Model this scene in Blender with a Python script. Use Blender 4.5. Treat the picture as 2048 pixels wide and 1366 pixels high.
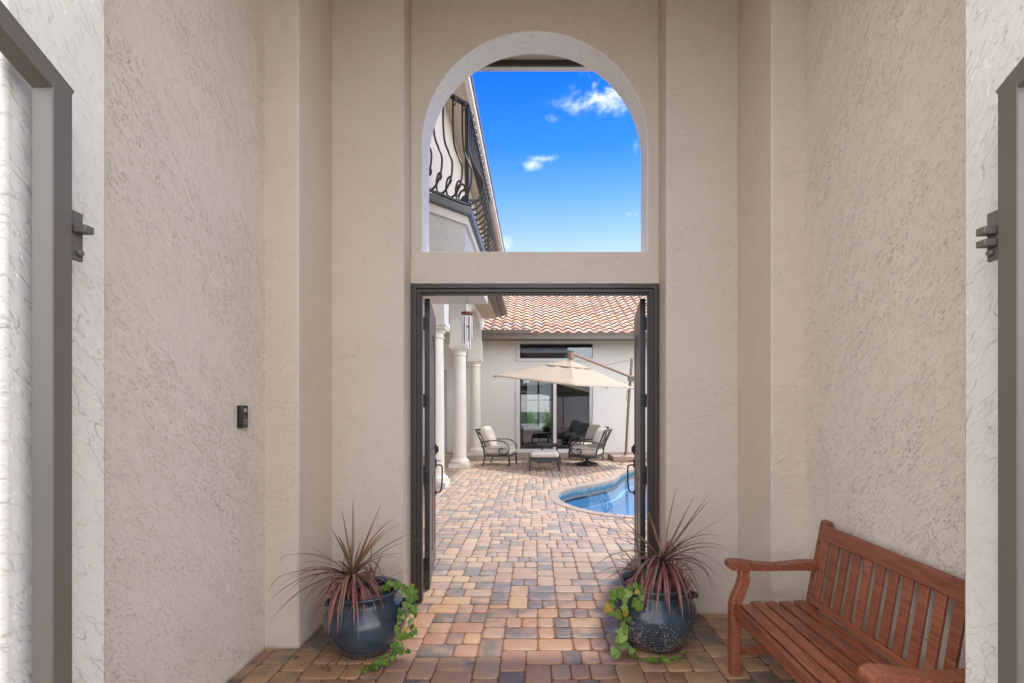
import bpy, bmesh, math, random
from mathutils import Vector, Matrix, noise as mnoise
from mathutils.geometry import tessellate_polygon
R = math.radians
random.seed(7)
scene = bpy.context.scene
for o in list(bpy.data.objects):
    bpy.data.objects.remove(o)
C = scene.collection

# ------------------------------------------------------------------ camera
cam_d = bpy.data.cameras.new("camera")
cam = bpy.data.objects.new("camera", cam_d); C.objects.link(cam)
cam.location = (0, 0, 1.53); cam.rotation_euler = (R(90), 0, 0)
cam_d.sensor_width = 36.0; cam_d.lens = 36.0 * 913 / 2048
cam_d.shift_x = -(1070 - 1024) / 2048; cam_d.shift_y = (818 - 683) / 2048
FILL_CLOUD = (17.0, 16.8, 16.5)
cam_d.clip_start = 0.02; cam_d.clip_end = 3000
scene.camera = cam

# ------------------------------------------------------------------ light
SUN_EL, SUN_AZ = 66.0, 27.0            # azimuth measured from +Y towards +X
sd = Vector((math.sin(R(SUN_AZ)) * math.cos(R(SUN_EL)), math.cos(R(SUN_AZ)) * math.cos(R(SUN_EL)), math.sin(R(SUN_EL))))
sun_d = bpy.data.lights.new("sun", 'SUN'); sun = bpy.data.objects.new("sun", sun_d); C.objects.link(sun)
sun_d.energy = 2.0; sun_d.angle = R(3.0); sun_d.color = (1.0, 0.95, 0.87)
sun.rotation_euler = sd.to_track_quat('Z', 'Y').to_euler()
sun.location = (3, 8, 12)

world = bpy.data.worlds.new("World"); scene.world = world; world.use_nodes = True
wn = world.node_tree; wn.nodes.clear()
def N(nt, t, **kw):
    n = nt.nodes.new(t)
    for k, v in kw.items(): setattr(n, k, v)
    return n
def L(nt, a, b): nt.links.new(a, b)
wo = N(wn, 'ShaderNodeOutputWorld'); bg = N(wn, 'ShaderNodeBackground'); sky = N(wn, 'ShaderNodeTexSky')
sky.sky_type = 'NISHITA'; sky.sun_disc = False; sky.sun_elevation = R(SUN_EL); sky.sun_rotation = R(SUN_AZ)
sky.air_density = 1.0; sky.dust_density = 0.4; sky.ozone_density = 1.6
bg.inputs['Strength'].default_value = 0.15
tc = N(wn, 'ShaderNodeTexCoord')
sep = N(wn, 'ShaderNodeSeparateXYZ'); L(wn, tc.outputs['Generated'], sep.inputs[0])
# clear deep blue high up, paler towards the horizon
ramp = N(wn, 'ShaderNodeValToRGB')
ramp.color_ramp.elements[0].position = 0.30; ramp.color_ramp.elements[0].color = (1.0, 0.88, 1.1, 1)
ramp.color_ramp.elements[1].position = 0.60; ramp.color_ramp.elements[1].color = (0.02, 0.27, 1.1, 1)
for p_, c_ in ((.416, (.36, .60, 1.1)), (.493, (.10, .41, 1.1))):
    e = ramp.color_ramp.elements.new(p_); e.color = c_ + (1,)
L(wn, sep.outputs['Z'], ramp.inputs[0])
tint = N(wn, 'ShaderNodeMix', data_type='RGBA', blend_type='MULTIPLY'); tint.inputs[0].default_value = 1.0
L(wn, sky.outputs[0], tint.inputs[6]); L(wn, ramp.outputs[0], tint.inputs[7])
# clouds
wnz = N(wn, 'ShaderNodeTexNoise'); wnz.inputs['Scale'].default_value = 13; wnz.inputs['Detail'].default_value = 9; wnz.inputs['Roughness'].default_value = 0.66; wnz.inputs['Distortion'].default_value = .5
L(wn, tc.outputs['Generated'], wnz.inputs['Vector'])
def cdir(px, py):
    return Vector(((px - 1070) / 913, 1, (818 - py) / 913)).normalized()
CL = [((1210, 190), 0.055, 0.026, 1.05), ((1150, 208), 0.045, 0.013, 0.8), ((1172, 155), 0.02, 0.010, 0.8), ((1060, 331), 0.022, 0.0085, 0.72), ((1090, 316), 0.030, 0.0060, 0.72), ((1008, 484), 0.020, 0.012, 0.8),
      ((1275, 427), 0.022, 0.009, 0.8), ((1276, 282), 0.014, 0.020, 0.55), ((1105, 236), 0.018, 0.008, 0.6), ((1500, 240), 0.12, 0.05, 1.2), ((600, 330), 0.15, 0.05, 1.2)]
acc = None
for (p, rx, rz, w) in CL:
    d = cdir(*p)
    mp = N(wn, 'ShaderNodeMapping'); mp.vector_type = 'POINT'
    sx, sz = 1 / rx, 1 / rz
    mp.inputs['Location'].default_value = (-d.x * sx, -d.y * sx * 0.3, -d.z * sz); mp.inputs['Scale'].default_value = (sx, sx * 0.3, sz)
    L(wn, tc.outputs['Generated'], mp.inputs[0])
    ln = N(wn, 'ShaderNodeVectorMath', operation='LENGTH'); L(wn, mp.outputs[0], ln.inputs[0])
    mr = N(wn, 'ShaderNodeMapRange'); mr.inputs[1].default_value = 1.9; mr.inputs[2].default_value = 0.0; mr.inputs[3].default_value = 0; mr.inputs[4].default_value = w
    L(wn, ln.outputs['Value'], mr.inputs[0])
    if acc is None: acc = mr.outputs[0]
    else:
        mx = N(wn, 'ShaderNodeMath', operation='MAXIMUM'); L(wn, acc, mx.inputs[0]); L(wn, mr.outputs[0], mx.inputs[1]); acc = mx.outputs[0]
m1 = N(wn, 'ShaderNodeMapRange'); m1.inputs[1].default_value = 0.38; m1.inputs[2].default_value = 0.74; m1.inputs[3].default_value = 0; m1.inputs[4].default_value = 1
L(wn, wnz.outputs[0], m1.inputs[0])
m2 = N(wn, 'ShaderNodeMath', operation='MULTIPLY'); L(wn, m1.outputs[0], m2.inputs[0]); L(wn, acc, m2.inputs[1])
m3 = N(wn, 'ShaderNodeMapRange'); m3.interpolation_type = 'SMOOTHSTEP'; m3.inputs[1].default_value = 0.10; m3.inputs[2].default_value = 0.66; m3.inputs[4].default_value = 0.95
L(wn, m2.outputs[0], m3.inputs[0])
cm = N(wn, 'ShaderNodeMix', data_type='RGBA'); L(wn, m3.outputs[0], cm.inputs[0]); L(wn, tint.outputs[2], cm.inputs[6]); cm.inputs[7].default_value = (4.6, 5.1, 5.7, 1)
# unseen bright cloud cover added behind and overhead as fill light for the entry
n2 = N(wn, 'ShaderNodeTexNoise'); n2.inputs['Scale'].default_value = 2.2; n2.inputs['Detail'].default_value = 5; L(wn, tc.outputs['Generated'], n2.inputs['Vector'])
bk = N(wn, 'ShaderNodeMapRange'); bk.inputs[1].default_value = .45; bk.inputs[2].default_value = -.15; L(wn, sep.outputs['Y'], bk.inputs[0])
zk = N(wn, 'ShaderNodeMapRange'); zk.inputs[1].default_value = .68; zk.inputs[2].default_value = .9; L(wn, sep.outputs['Z'], zk.inputs[0])
mk = N(wn, 'ShaderNodeMath', operation='MAXIMUM'); L(wn, bk.outputs[0], mk.inputs[0]); L(wn, zk.outputs[0], mk.inputs[1])
nr = N(wn, 'ShaderNodeMapRange'); nr.inputs[1].default_value = .35; nr.inputs[2].default_value = .6; nr.inputs[3].default_value = .45; nr.inputs[4].default_value = 1.0; L(wn, n2.outputs[0], nr.inputs[0])
mm = N(wn, 'ShaderNodeMath', operation='MULTIPLY'); L(wn, mk.outputs[0], mm.inputs[0]); L(wn, nr.outputs[0], mm.inputs[1])
cv = N(wn, 'ShaderNodeMix', data_type='RGBA'); ax = N(wn, 'ShaderNodeMath', operation='ABSOLUTE'); L(wn, sep.outputs['X'], ax.inputs[0])
ax2 = N(wn, 'ShaderNodeMath', operation='MULTIPLY_ADD'); L(wn, ax.outputs[0], ax2.inputs[0]); ax2.inputs[1].default_value = .75; ax2.inputs[2].default_value = .45
ax3 = N(wn, 'ShaderNodeMath', operation='MULTIPLY', use_clamp=True); L(wn, ax2.outputs[0], ax3.inputs[0]); L(wn, mm.outputs[0], ax3.inputs[1])
L(wn, ax3.outputs[0], cv.inputs[0]); L(wn, cm.outputs[2], cv.inputs[6]); cv.inputs[7].default_value = FILL_CLOUD + (1,)
L(wn, cv.outputs[2], bg.inputs[0]); L(wn, bg.outputs[0], wo.inputs[0])

scene.view_settings.view_transform = 'Standard'; scene.view_settings.look = 'None'
scene.view_settings.exposure = 0.86; scene.view_settings.gamma = 1.0
scene.render.engine = 'CYCLES'
scene.cycles.max_bounces = 12; scene.cycles.diffuse_bounces = 6; scene.cycles.transparent_max_bounces = 16
scene.cycles.caustics_reflective = False; scene.cycles.caustics_refractive = False

# ------------------------------------------------------------------ helpers
def at(px, py, Y):
    return Vector(((px - 1070) / 913 * Y, Y, 1.53 - (py - 818) / 913 * Y))

class MB:
    def __init__(s): s.v = []; s.f = []; s.c = None
    def add(s, vs, fs):
        b = len(s.v); s.v += [tuple(v) for v in vs]; s.f += [tuple(b + i for i in f) for f in fs]; return s
    def box(s, x0, x1, y0, y1, z0, z1, rot=0, c=None):
        vs = [Vector((x, y, z)) for z in (z0, z1) for x, y in ((x0, y0), (x1, y0), (x1, y1), (x0, y1))]
        if rot:
            cc = Vector(c) if c else Vector(((x0 + x1) / 2, (y0 + y1) / 2, 0)); m = Matrix.Rotation(rot, 3, 'Z')
            vs = [m @ (v - cc) + cc for v in vs]
        return s.add(vs, [(0, 3, 2, 1), (4, 5, 6, 7), (0, 1, 5, 4), (1, 2, 6, 5), (2, 3, 7, 6), (3, 0, 4, 7)])
    def bar(s, p, q, w, h, up=(0, 0, 1)):
        p = Vector(p); q = Vector(q); d = (q - p).normalized(); u = Vector(up)
        if abs(d.dot(u)) > .98: u = Vector((1, 0, 0))
        a = d.cross(u).normalized(); b = a.cross(d).normalized()
        vs = [e + a * i * w / 2 + b * j * h / 2 for e in (p, q) for i, j in ((-1, -1), (1, -1), (1, 1), (-1, 1))]
        return s.add(vs, [(0, 1, 2, 3), (7, 6, 5, 4), (0, 4, 5, 1), (1, 5, 6, 2), (2, 6, 7, 3), (3, 7, 4, 0)])
    def tube(s, pts, r, n=8, sx=1.0, cap=True):
        pts = [Vector(p) for p in pts]; m = len(pts); b0 = len(s.v)
        rs = r if isinstance(r, (list, tuple)) else [r] * m
        prev = None
        for i, p in enumerate(pts):
            d = (pts[min(i + 1, m - 1)] - pts[max(i - 1, 0)]).normalized()
            if prev is None:
                u = Vector((0, 0, 1)) if abs(d.z) < .9 else Vector((0, 1, 0))
                a = d.cross(u).normalized()
            else:
                a = (prev - d * prev.dot(d)).normalized()
            prev = a; b = d.cross(a)
            for k in range(n):
                t = 2 * math.pi * k / n
                s.v.append(tuple(p + a * math.cos(t) * rs[i] * sx + b * math.sin(t) * rs[i]))
        for i in range(m - 1):
            for k in range(n):
                s.f.append((b0 + i * n + k, b0 + i * n + (k + 1) % n, b0 + (i + 1) * n + (k + 1) % n, b0 + (i + 1) * n + k))
        if cap:
            s.f.append(tuple(b0 + k for k in range(n))[::-1]); s.f.append(tuple(b0 + (m - 1) * n + k for k in range(n)))
        return s
    def lathe(s, prof, c=(0, 0, 0), n=32):
        b0 = len(s.v)
        for (r, z) in prof:
            for k in range(n):
                t = 2 * math.pi * k / n; s.v.append((c[0] + r * math.cos(t), c[1] + r * math.sin(t), c[2] + z))
        for i in range(len(prof) - 1):
            for k in range(n):
                s.f.append((b0 + i * n + k, b0 + i * n + (k + 1) % n, b0 + (i + 1) * n + (k + 1) % n, b0 + (i + 1) * n + k))
        s.f.append(tuple(b0 + k for k in range(n))[::-1]); s.f.append(tuple(b0 + (len(prof) - 1) * n + k for k in range(n)))
        return s
    def prism(s, loops, a0, a1, axis='y'):
        """loops of 2D points (first outer, rest holes) extruded from a0 to a1 along axis"""
        def P(u, v, a): return {'y': (u, a, v), 'x': (a, u, v), 'z': (u, v, a)}[axis]
        flat = [p for l in loops for p in l]
        tris = tessellate_polygon([[Vector((p[0], p[1], 0)) for p in l] for l in loops])
        n = len(flat); b = len(s.v)
        s.v += [P(p[0], p[1], a0) for p in flat] + [P(p[0], p[1], a1) for p in flat]
        for t in tris: s.f.append((b + t[0], b + t[1], b + t[2])); s.f.append((b + n + t[2], b + n + t[1], b + n + t[0]))
        k = 0
        for l in loops:
            m = len(l)
            for i in range(m):
                j = (i + 1) % m; s.f.append((b + k + i, b + k + j, b + n + k + j, b + n + k + i))
            k += m
        return s
    def pillow(s, c, size, e=0.35, m=None, n=20):
        """rounded cushion (superellipsoid)"""
        b0 = len(s.v); c = Vector(c); nu, nv = n * 2, n
        def sp(w, p): return math.copysign(abs(w) ** p, w)
        for i in range(nv + 1):
            ph = -math.pi / 2 + math.pi * i / nv
            for k in range(nu):
                th = 2 * math.pi * k / nu
                v = Vector((sp(math.cos(ph), e * 1.3) * sp(math.cos(th), e) * size[0] / 2, sp(math.cos(ph), e * 1.3) * sp(math.sin(th), e) * size[1] / 2, sp(math.sin(ph), .8) * size[2] / 2))
                if m: v = m @ v
                s.v.append(tuple(c + v))
        for i in range(nv):
            for k in range(nu):
                s.f.append((b0 + i * nu + k, b0 + i * nu + (k + 1) % nu, b0 + (i + 1) * nu + (k + 1) % nu, b0 + (i + 1) * nu + k))
        return s
    def build(s, name, mat, parent=None, off=(0, 0, 0), smooth=False, bevel=0, seg=2, normals=True):
        me = bpy.data.meshes.new(name)
        ox, oy, oz = off
        me.from_pydata([(a - ox, b - oy, c - oz) for a, b, c in s.v], [], s.f); me.update()
        if normals:
            bm = bmesh.new(); bm.from_mesh(me)
            bmesh.ops.remove_doubles(bm, verts=bm.verts, dist=1e-5)
            bmesh.ops.recalc_face_normals(bm, faces=bm.faces); bm.to_mesh(me); bm.free()
        me.materials.append(mat)
        o = bpy.data.objects.new(name, me); C.objects.link(o)
        if parent: o.parent = parent
        if smooth == 'auto':
            for p in me.polygons: p.use_smooth = True
            me.set_sharp_from_angle(angle=R(38))
        elif smooth:
            for p in me.polygons: p.use_smooth = True
        if bevel:
            b = o.modifiers.new('bevel', 'BEVEL'); b.width = bevel; b.segments = seg; b.limit_method = 'ANGLE'; b.angle_limit = R(40)
            if smooth is False:
                for p in me.polygons: p.use_smooth = True
                me.set_sharp_from_angle(angle=R(30))
        return o

def tag(o, label=None, cat=None, group=None, kind=None):
    if label: o['label'] = label
    if cat: o['category'] = cat
    if group: o['group'] = group
    if kind: o['kind'] = kind
    return o
def thing(name, label, cat, loc=(0, 0, 0), rz=0, group=None):
    o = bpy.data.objects.new(name, None); C.objects.link(o); o.location = loc; o.rotation_euler = (0, 0, rz)
    o.empty_display_size = .1
    return tag(o, label, cat, group)
def copy_tree(o, parent=None):
    kids = [x for x in bpy.data.objects if x.parent == o]
    c = o.copy(); C.objects.link(c); c.parent = parent
    for k in kids: copy_tree(k, c)
    return c
def bez(pts, n=8):
    """Catmull-Rom through points"""
    P = [Vector(p) for p in pts]; P = [2 * P[0] - P[1]] + P + [2 * P[-1] - P[-2]]; out = []
    for i in range(1, len(P) - 2):
        for k in range(n):
            t = k / n; a, b, c, d = P[i - 1], P[i], P[i + 1], P[i + 2]
            out.append(.5 * ((2 * b) + (c - a) * t + (2 * a - 5 * b + 4 * c - d) * t * t + (3 * b - a - 3 * c + d) * t ** 3))
    out.append(P[-2]); return out

# ------------------------------------------------------------------ materials
def newmat(name):
    m = bpy.data.materials.new(name); m.use_nodes = True
    nt = m.node_tree; return m, nt, nt.nodes['Principled BSDF']
def plain(name, col, rough=.5, metal=0, bump=0, bscale=60, var=0.06, spec=.5, coat=0):
    m, nt, b = newmat(name)
    b.inputs['Roughness'].default_value = rough; b.inputs['Metallic'].default_value = metal
    b.inputs['Specular IOR Level'].default_value = spec; b.inputs['Coat Weight'].default_value = coat; b.inputs['Coat Roughness'].default_value = .25
    t = N(nt, 'ShaderNodeTexCoord'); nz = N(nt, 'ShaderNodeTexNoise'); nz.inputs['Scale'].default_value = 4; nz.inputs['Detail'].default_value = 6
    L(nt, t.outputs['Object'], nz.inputs['Vector'])
    mx = N(nt, 'ShaderNodeMix', data_type='RGBA'); L(nt, nz.outputs[0], mx.inputs[0])
    mx.inputs[6].default_value = tuple(c * (1 - var * 2) for c in col) + (1,); mx.inputs[7].default_value = tuple(min(1, c * (1 + var * 2)) for c in col) + (1,)
    L(nt, mx.outputs[2], b.inputs['Base Color'])
    if bump:
        n2 = N(nt, 'ShaderNodeTexNoise'); n2.inputs['Scale'].default_value = bscale; n2.inputs['Detail'].default_value = 4
        L(nt, t.outputs['Object'], n2.inputs['Vector'])
        bp = N(nt, 'ShaderNodeBump'); bp.inputs['Strength'].default_value = bump; bp.inputs['Distance'].default_value = .005
        L(nt, n2.outputs[0], bp.inputs['Height']); L(nt, bp.outputs[0], b.inputs['Normal'])
    return m

def stucco(name, col, line, dist=0.006, scale=1.0, amount=1.0, lf=None, soft=.11):
    """skip-trowel stucco: thin torn edges where one smear of plaster laps the next"""
    m, nt, b = newmat(name)
    b.inputs['Roughness'].default_value = .62; b.inputs['Specular IOR Level'].default_value = .35
    t = N(nt, 'ShaderNodeTexCoord')
    mp = N(nt, 'ShaderNodeMapping'); mp.inputs['Scale'].default_value = (scale, scale, scale * 1.0); mp.inputs['Rotation'].default_value = (0.85, 0.25, 0.0)
    L(nt, t.outputs['Object'], mp.inputs[0])
    st = N(nt, 'ShaderNodeMapping'); st.inputs['Scale'].default_value = (.8, .8, 2.3); L(nt, mp.outputs[0], st.inputs[0])
    def noi(sc, det, rough=.55, src=st, dstn=0.0):
        n = N(nt, 'ShaderNodeTexNoise'); n.inputs['Scale'].default_value = sc; n.inputs['Detail'].default_value = det
        n.inputs['Roughness'].default_value = rough; n.inputs['Distortion'].default_value = dstn; L(nt, src.outputs[0], n.inputs['Vector']); return n
    def ma(op, a, bb, c=None):
        n = N(nt, 'ShaderNodeMath', operation=op)
        for i, x in enumerate((a, bb, c)):
            if x is None: continue
            if isinstance(x, (int, float)): n.inputs[i].default_value = x
            else: L(nt, x, n.inputs[i])
        return n.outputs[0]
    # terraces of three noises -> sharp one-sided steps
    patch = noi(1.3, 3); pm = N(nt, 'ShaderNodeMapRange'); pm.inputs[1].default_value = .38; pm.inputs[2].default_value = .62; pm.inputs[3].default_value = .40; pm.inputs[4].default_value = 1.0
    L(nt, patch.outputs[0], pm.inputs[0])
    brk = noi(11.0, 3, .6, dstn=.2); bm_ = N(nt, 'ShaderNodeMapRange'); bm_.inputs[1].default_value = .44; bm_.inputs[2].default_value = .50; L(nt, brk.outputs[0], bm_.inputs[0])
    heights, lines = None, None
    for sc, thr, hh in ((9.0, 7.0, 1.0), (24.0, 5.0, .5)):
        n = noi(sc, 3.5, .55, dstn=.12)
        fr = ma('FRACT', ma('MULTIPLY', n.outputs[0], thr), 0)
        # saw-tooth: rises slowly, drops sharply; edge softened
        up = N(nt, 'ShaderNodeMapRange'); up.inputs[1].default_value = 0; up.inputs[2].default_value = soft; L(nt, fr, up.inputs[0])
        saw = ma('ADD', ma('FLOOR', ma('MULTIPLY', n.outputs[0], thr), 0), up.outputs[0])
        h = ma('MULTIPLY', saw, hh * .55)
        ln = N(nt, 'ShaderNodeMapRange'); ln.inputs[1].default_value = .075; ln.inputs[2].default_value = .0; ln.inputs[3].default_value = 0; ln.inputs[4].default_value = 1; L(nt, fr, ln.inputs[0])
        heights = h if heights is None else ma('ADD', heights, h)
        lines = ln.outputs[0] if lines is None else ma('MAXIMUM', lines, ln.outputs[0])
    mask = ma('MULTIPLY', bm_.outputs[0], pm.outputs[0])
    hm = ma('MULTIPLY', heights, pm.outputs[0])
    fine = noi(90, 3, .5, mp); low = noi(2.2, 2, .5, mp)
    hm = ma('ADD', hm, ma('MULTIPLY', fine.outputs[0], .12)); hm = ma('ADD', hm, ma('MULTIPLY', low.outputs[0], 1.5))
    bp = N(nt, 'ShaderNodeBump'); bp.inputs['Strength'].default_value = min(1, .75 * amount); bp.inputs['Distance'].default_value = dist
    L(nt, hm, bp.inputs['Height']); L(nt, bp.outputs[0], b.inputs['Normal'])
    v = N(nt, 'ShaderNodeMix', data_type='RGBA'); L(nt, noi(1.1, 5, .6, mp).outputs[0], v.inputs[0])
    v.inputs[6].default_value = tuple(c * .95 for c in col) + (1,); v.inputs[7].default_value = tuple(min(1, c * 1.04) for c in col) + (1,)
    d = N(nt, 'ShaderNodeMix', data_type='RGBA'); L(nt, ma('MULTIPLY', ma('MULTIPLY', lines, mask), (amount if lf is None else lf)), d.inputs[0])
    L(nt, v.outputs[2], d.inputs[6]); d.inputs[7].default_value = tuple(line) + (1,)
    sz = N(nt, 'ShaderNodeSeparateXYZ'); L(nt, t.outputs['Object'], sz.inputs[0])
    gz = ma('SUBTRACT', sz.outputs['Z'], ma('MULTIPLY', noi(7, 4, .6, mp).outputs[0], .05))
    gr = N(nt, 'ShaderNodeMapRange'); gr.inputs[1].default_value = .0; gr.inputs[2].default_value = -.03; gr.inputs[3].default_value = 0; gr.inputs[4].default_value = .55; L(nt, gz, gr.inputs[0])
    dg = N(nt, 'ShaderNodeMix', data_type='RGBA'); L(nt, gr.outputs[0], dg.inputs[0]); L(nt, d.outputs[2], dg.inputs[6]); dg.inputs[7].default_value = (.20, .14, .09, 1)
    L(nt, dg.outputs[2], b.inputs['Base Color'])
    return m

M = {}
M['stucco'] = stucco('entry_stucco', (.68, .615, .54), (.20, .125, .07), amount=1.0, lf=1.0, dist=.008)
M['pier'] = stucco('pier_stucco', (.62, .60, .565), (.42, .37, .31), amount=.9, lf=.10, dist=.011, soft=.20, scale=.6)
M['stucco_front'] = stucco('entry_front_stucco', (.635, .56, .475), (.28, .19, .12), amount=.75, lf=.55, scale=1.2)
M['stucco_smooth'] = stucco('smooth_stucco', (.69, .61, .52), (.3, .22, .16), dist=.002, amount=.35)
M['stucco_out'] = stucco('white_stucco', (.71, .68, .64), (.55, .50, .44), dist=.004, amount=.5, scale=1.3)
M['stucco_balcony'] = stucco('balcony_stucco', (.66, .64, .60), (.35, .3, .26), dist=.008, scale=.8)
M['ceiling'] = plain('ceiling_paint', (.60, .49, .38), .8)
M['brown'] = plain('door_bronze_paint', (.058, .046, .040), .38, bump=.06, bscale=90, var=.05)
M['sunlit_leaf'] = plain('sunlit_leaf_paint', (.15, .118, .10), .42, bump=.06, bscale=90, var=.05)  # door paint lightened, sunlit sheen on the leaves put into the colour
M['brown_dark'] = plain('door_edge_paint', (.045, .040, .038), .4, var=.05)
M['gate'] = plain('gate_paint', (.108, .096, .085), .42, bump=.1, bscale=200, var=.05)
M['black'] = plain('black_metal', (.018, .018, .02), .4, var=.1)
M['iron'] = plain('wrought_iron', (.12, .115, .11), .45, metal=.3, var=.15)
M['alu'] = plain('furniture_aluminium', (.075, .072, .070), .42, metal=.4, var=.12)
M['cushion'] = plain('cushion_fabric', (.60, .545, .48), .9, bump=.25, bscale=300, var=.05, spec=.2)
M['canopy'] = plain('canopy_fabric', (.37, .31, .24), .9, bump=.12, bscale=260, var=.03, spec=.15)
M['umb'] = plain('umbrella_pole_paint', (.26, .175, .13), .45, metal=.2)
M['umbbase'] = plain('umbrella_base_resin', (.36, .25, .20), .6, bump=.2, bscale=30)
M['gutter'] = plain('gutter_paint', (.15, .122, .10), .45)
M['cap'] = plain('balcony_cap_metal', (.13, .135, .14), .4)
M['trim'] = plain('white_trim', (.78, .74, .69), .6)
M['vinyl'] = plain('window_vinyl', (.66, .655, .64), .4)
M['travertine'] = plain('cast_stone', (.74, .69, .61), .7, bump=.35, bscale=70, var=.05)
M['soil'] = plain('potting_soil', (.05, .035, .025), .95, bump=.6, bscale=50)
M['chrome'] = plain('chime_aluminium', (.62, .63, .64), .28, metal=.9)
M['chimewood'] = plain('chime_wood', (.28, .09, .05), .45)
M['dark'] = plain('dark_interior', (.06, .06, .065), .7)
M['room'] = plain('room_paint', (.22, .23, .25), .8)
M['blind'] = plain('wood_blind', (.16, .09, .05), .6)
M['concrete'] = plain('driveway_concrete', (.52, .50, .47), .85, bump=.2, bscale=40)
M['grass'] = plain('lawn', (.05, .09, .025), .95, bump=.6, bscale=80, var=.25)
M['ring'] = plain('button_ring', (.35, .36, .38), .3)

def wood():
    m, nt, b = newmat('bench_wood')
    b.inputs['Roughness'].default_value = .42
    t = N(nt, 'ShaderNodeTexCoord'); mp = N(nt, 'ShaderNodeMapping'); L(nt, t.outputs['Generated'], mp.inputs[0])
    oi = N(nt, 'ShaderNodeObjectInfo')
    t2 = N(nt, 'ShaderNodeMapping'); t2.inputs['Scale'].default_value = (22, 2.2, 22); L(nt, t.outputs['Object'], t2.inputs[0])
    n1 = N(nt, 'ShaderNodeTexNoise'); n1.noise_dimensions = '4D'; n1.inputs['Scale'].default_value = 3.0; n1.inputs['Detail'].default_value = 6; n1.inputs['Distortion'].default_value = .6
    ad = N(nt, 'ShaderNodeMath', operation='MULTIPLY'); L(nt, oi.outputs['Random'], ad.inputs[0]); ad.inputs[1].default_value = 20
    L(nt, ad.outputs[0], n1.inputs['W']); L(nt, t2.outputs[0], n1.inputs['Vector'])
    cr = N(nt, 'ShaderNodeValToRGB'); cr.color_ramp.elements[0].position = .3; cr.color_ramp.elements[0].color = (.15, .042, .021, 1)
    cr.color_ramp.elements[1].position = .7; cr.color_ramp.elements[1].color = (.33, .115, .058, 1); L(nt, n1.outputs[0], cr.inputs[0])
    hs = N(nt, 'ShaderNodeHueSaturation'); L(nt, cr.outputs[0], hs.inputs['Color'])
    mr = N(nt, 'ShaderNodeMapRange'); mr.inputs[3].default_value = .82; mr.inputs[4].default_value = 1.15; L(nt, oi.outputs['Random'], mr.inputs[0]); L(nt, mr.outputs[0], hs.inputs['Value'])
    L(nt, hs.outputs[0], b.inputs['Base Color'])
    bp = N(nt, 'ShaderNodeBump'); bp.inputs['Strength'].default_value = .12; bp.inputs['Distance'].default_value = .002; L(nt, n1.outputs[0], bp.inputs['Height']); L(nt, bp.outputs[0], b.inputs['Normal'])
    return m
M['wood'] = wood()

def glass(name, tint=(.9, .95, .95), ior=1.5, extra=0.0, rough=0.0, bump=0):
    m, nt, b = newmat(name); nt.nodes.remove(b); out = nt.nodes['Material Output']
    tr = N(nt, 'ShaderNodeBsdfTransparent'); tr.inputs[0].default_value = tint + (1,)
    gl = N(nt, 'ShaderNodeBsdfGlossy'); gl.inputs['Roughness'].default_value = rough; gl.inputs['Color'].default_value = (1, 1, 1, 1)
    fr = N(nt, 'ShaderNodeFresnel'); fr.inputs['IOR'].default_value = ior
    ad = N(nt, 'ShaderNodeMath', operation='ADD', use_clamp=True); L(nt, fr.outputs[0], ad.inputs[0]); ad.inputs[1].default_value = extra
    mx = N(nt, 'ShaderNodeMixShader'); L(nt, ad.outputs[0], mx.inputs[0]); L(nt, tr.outputs[0], mx.inputs[1]); L(nt, gl.outputs[0], mx.inputs[2]); L(nt, mx.outputs[0], out.inputs['Surface'])
    if bump:
        t = N(nt, 'ShaderNodeTexCoord'); nz = N(nt, 'ShaderNodeTexNoise'); nz.inputs['Scale'].default_value = 2.6; nz.inputs['Detail'].default_value = 3; nz.inputs['Distortion'].default_value = .8
        L(nt, t.outputs['Object'], nz.inputs['Vector']); bp = N(nt, 'ShaderNodeBump'); bp.inputs['Strength'].default_value = bump; bp.inputs['Distance'].default_value = .02
        L(nt, nz.outputs[0], bp.inputs['Height']); L(nt, bp.outputs[0], gl.inputs['Normal']); L(nt, bp.outputs[0], fr.inputs['Normal'])
    return m
M['glass'] = glass('window_glass', (.62, .70, .72), 1.5, .07)
M['water'] = glass('water_surface', (.80, .95, 1.0), 1.33, .01, .02, .10)

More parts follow.
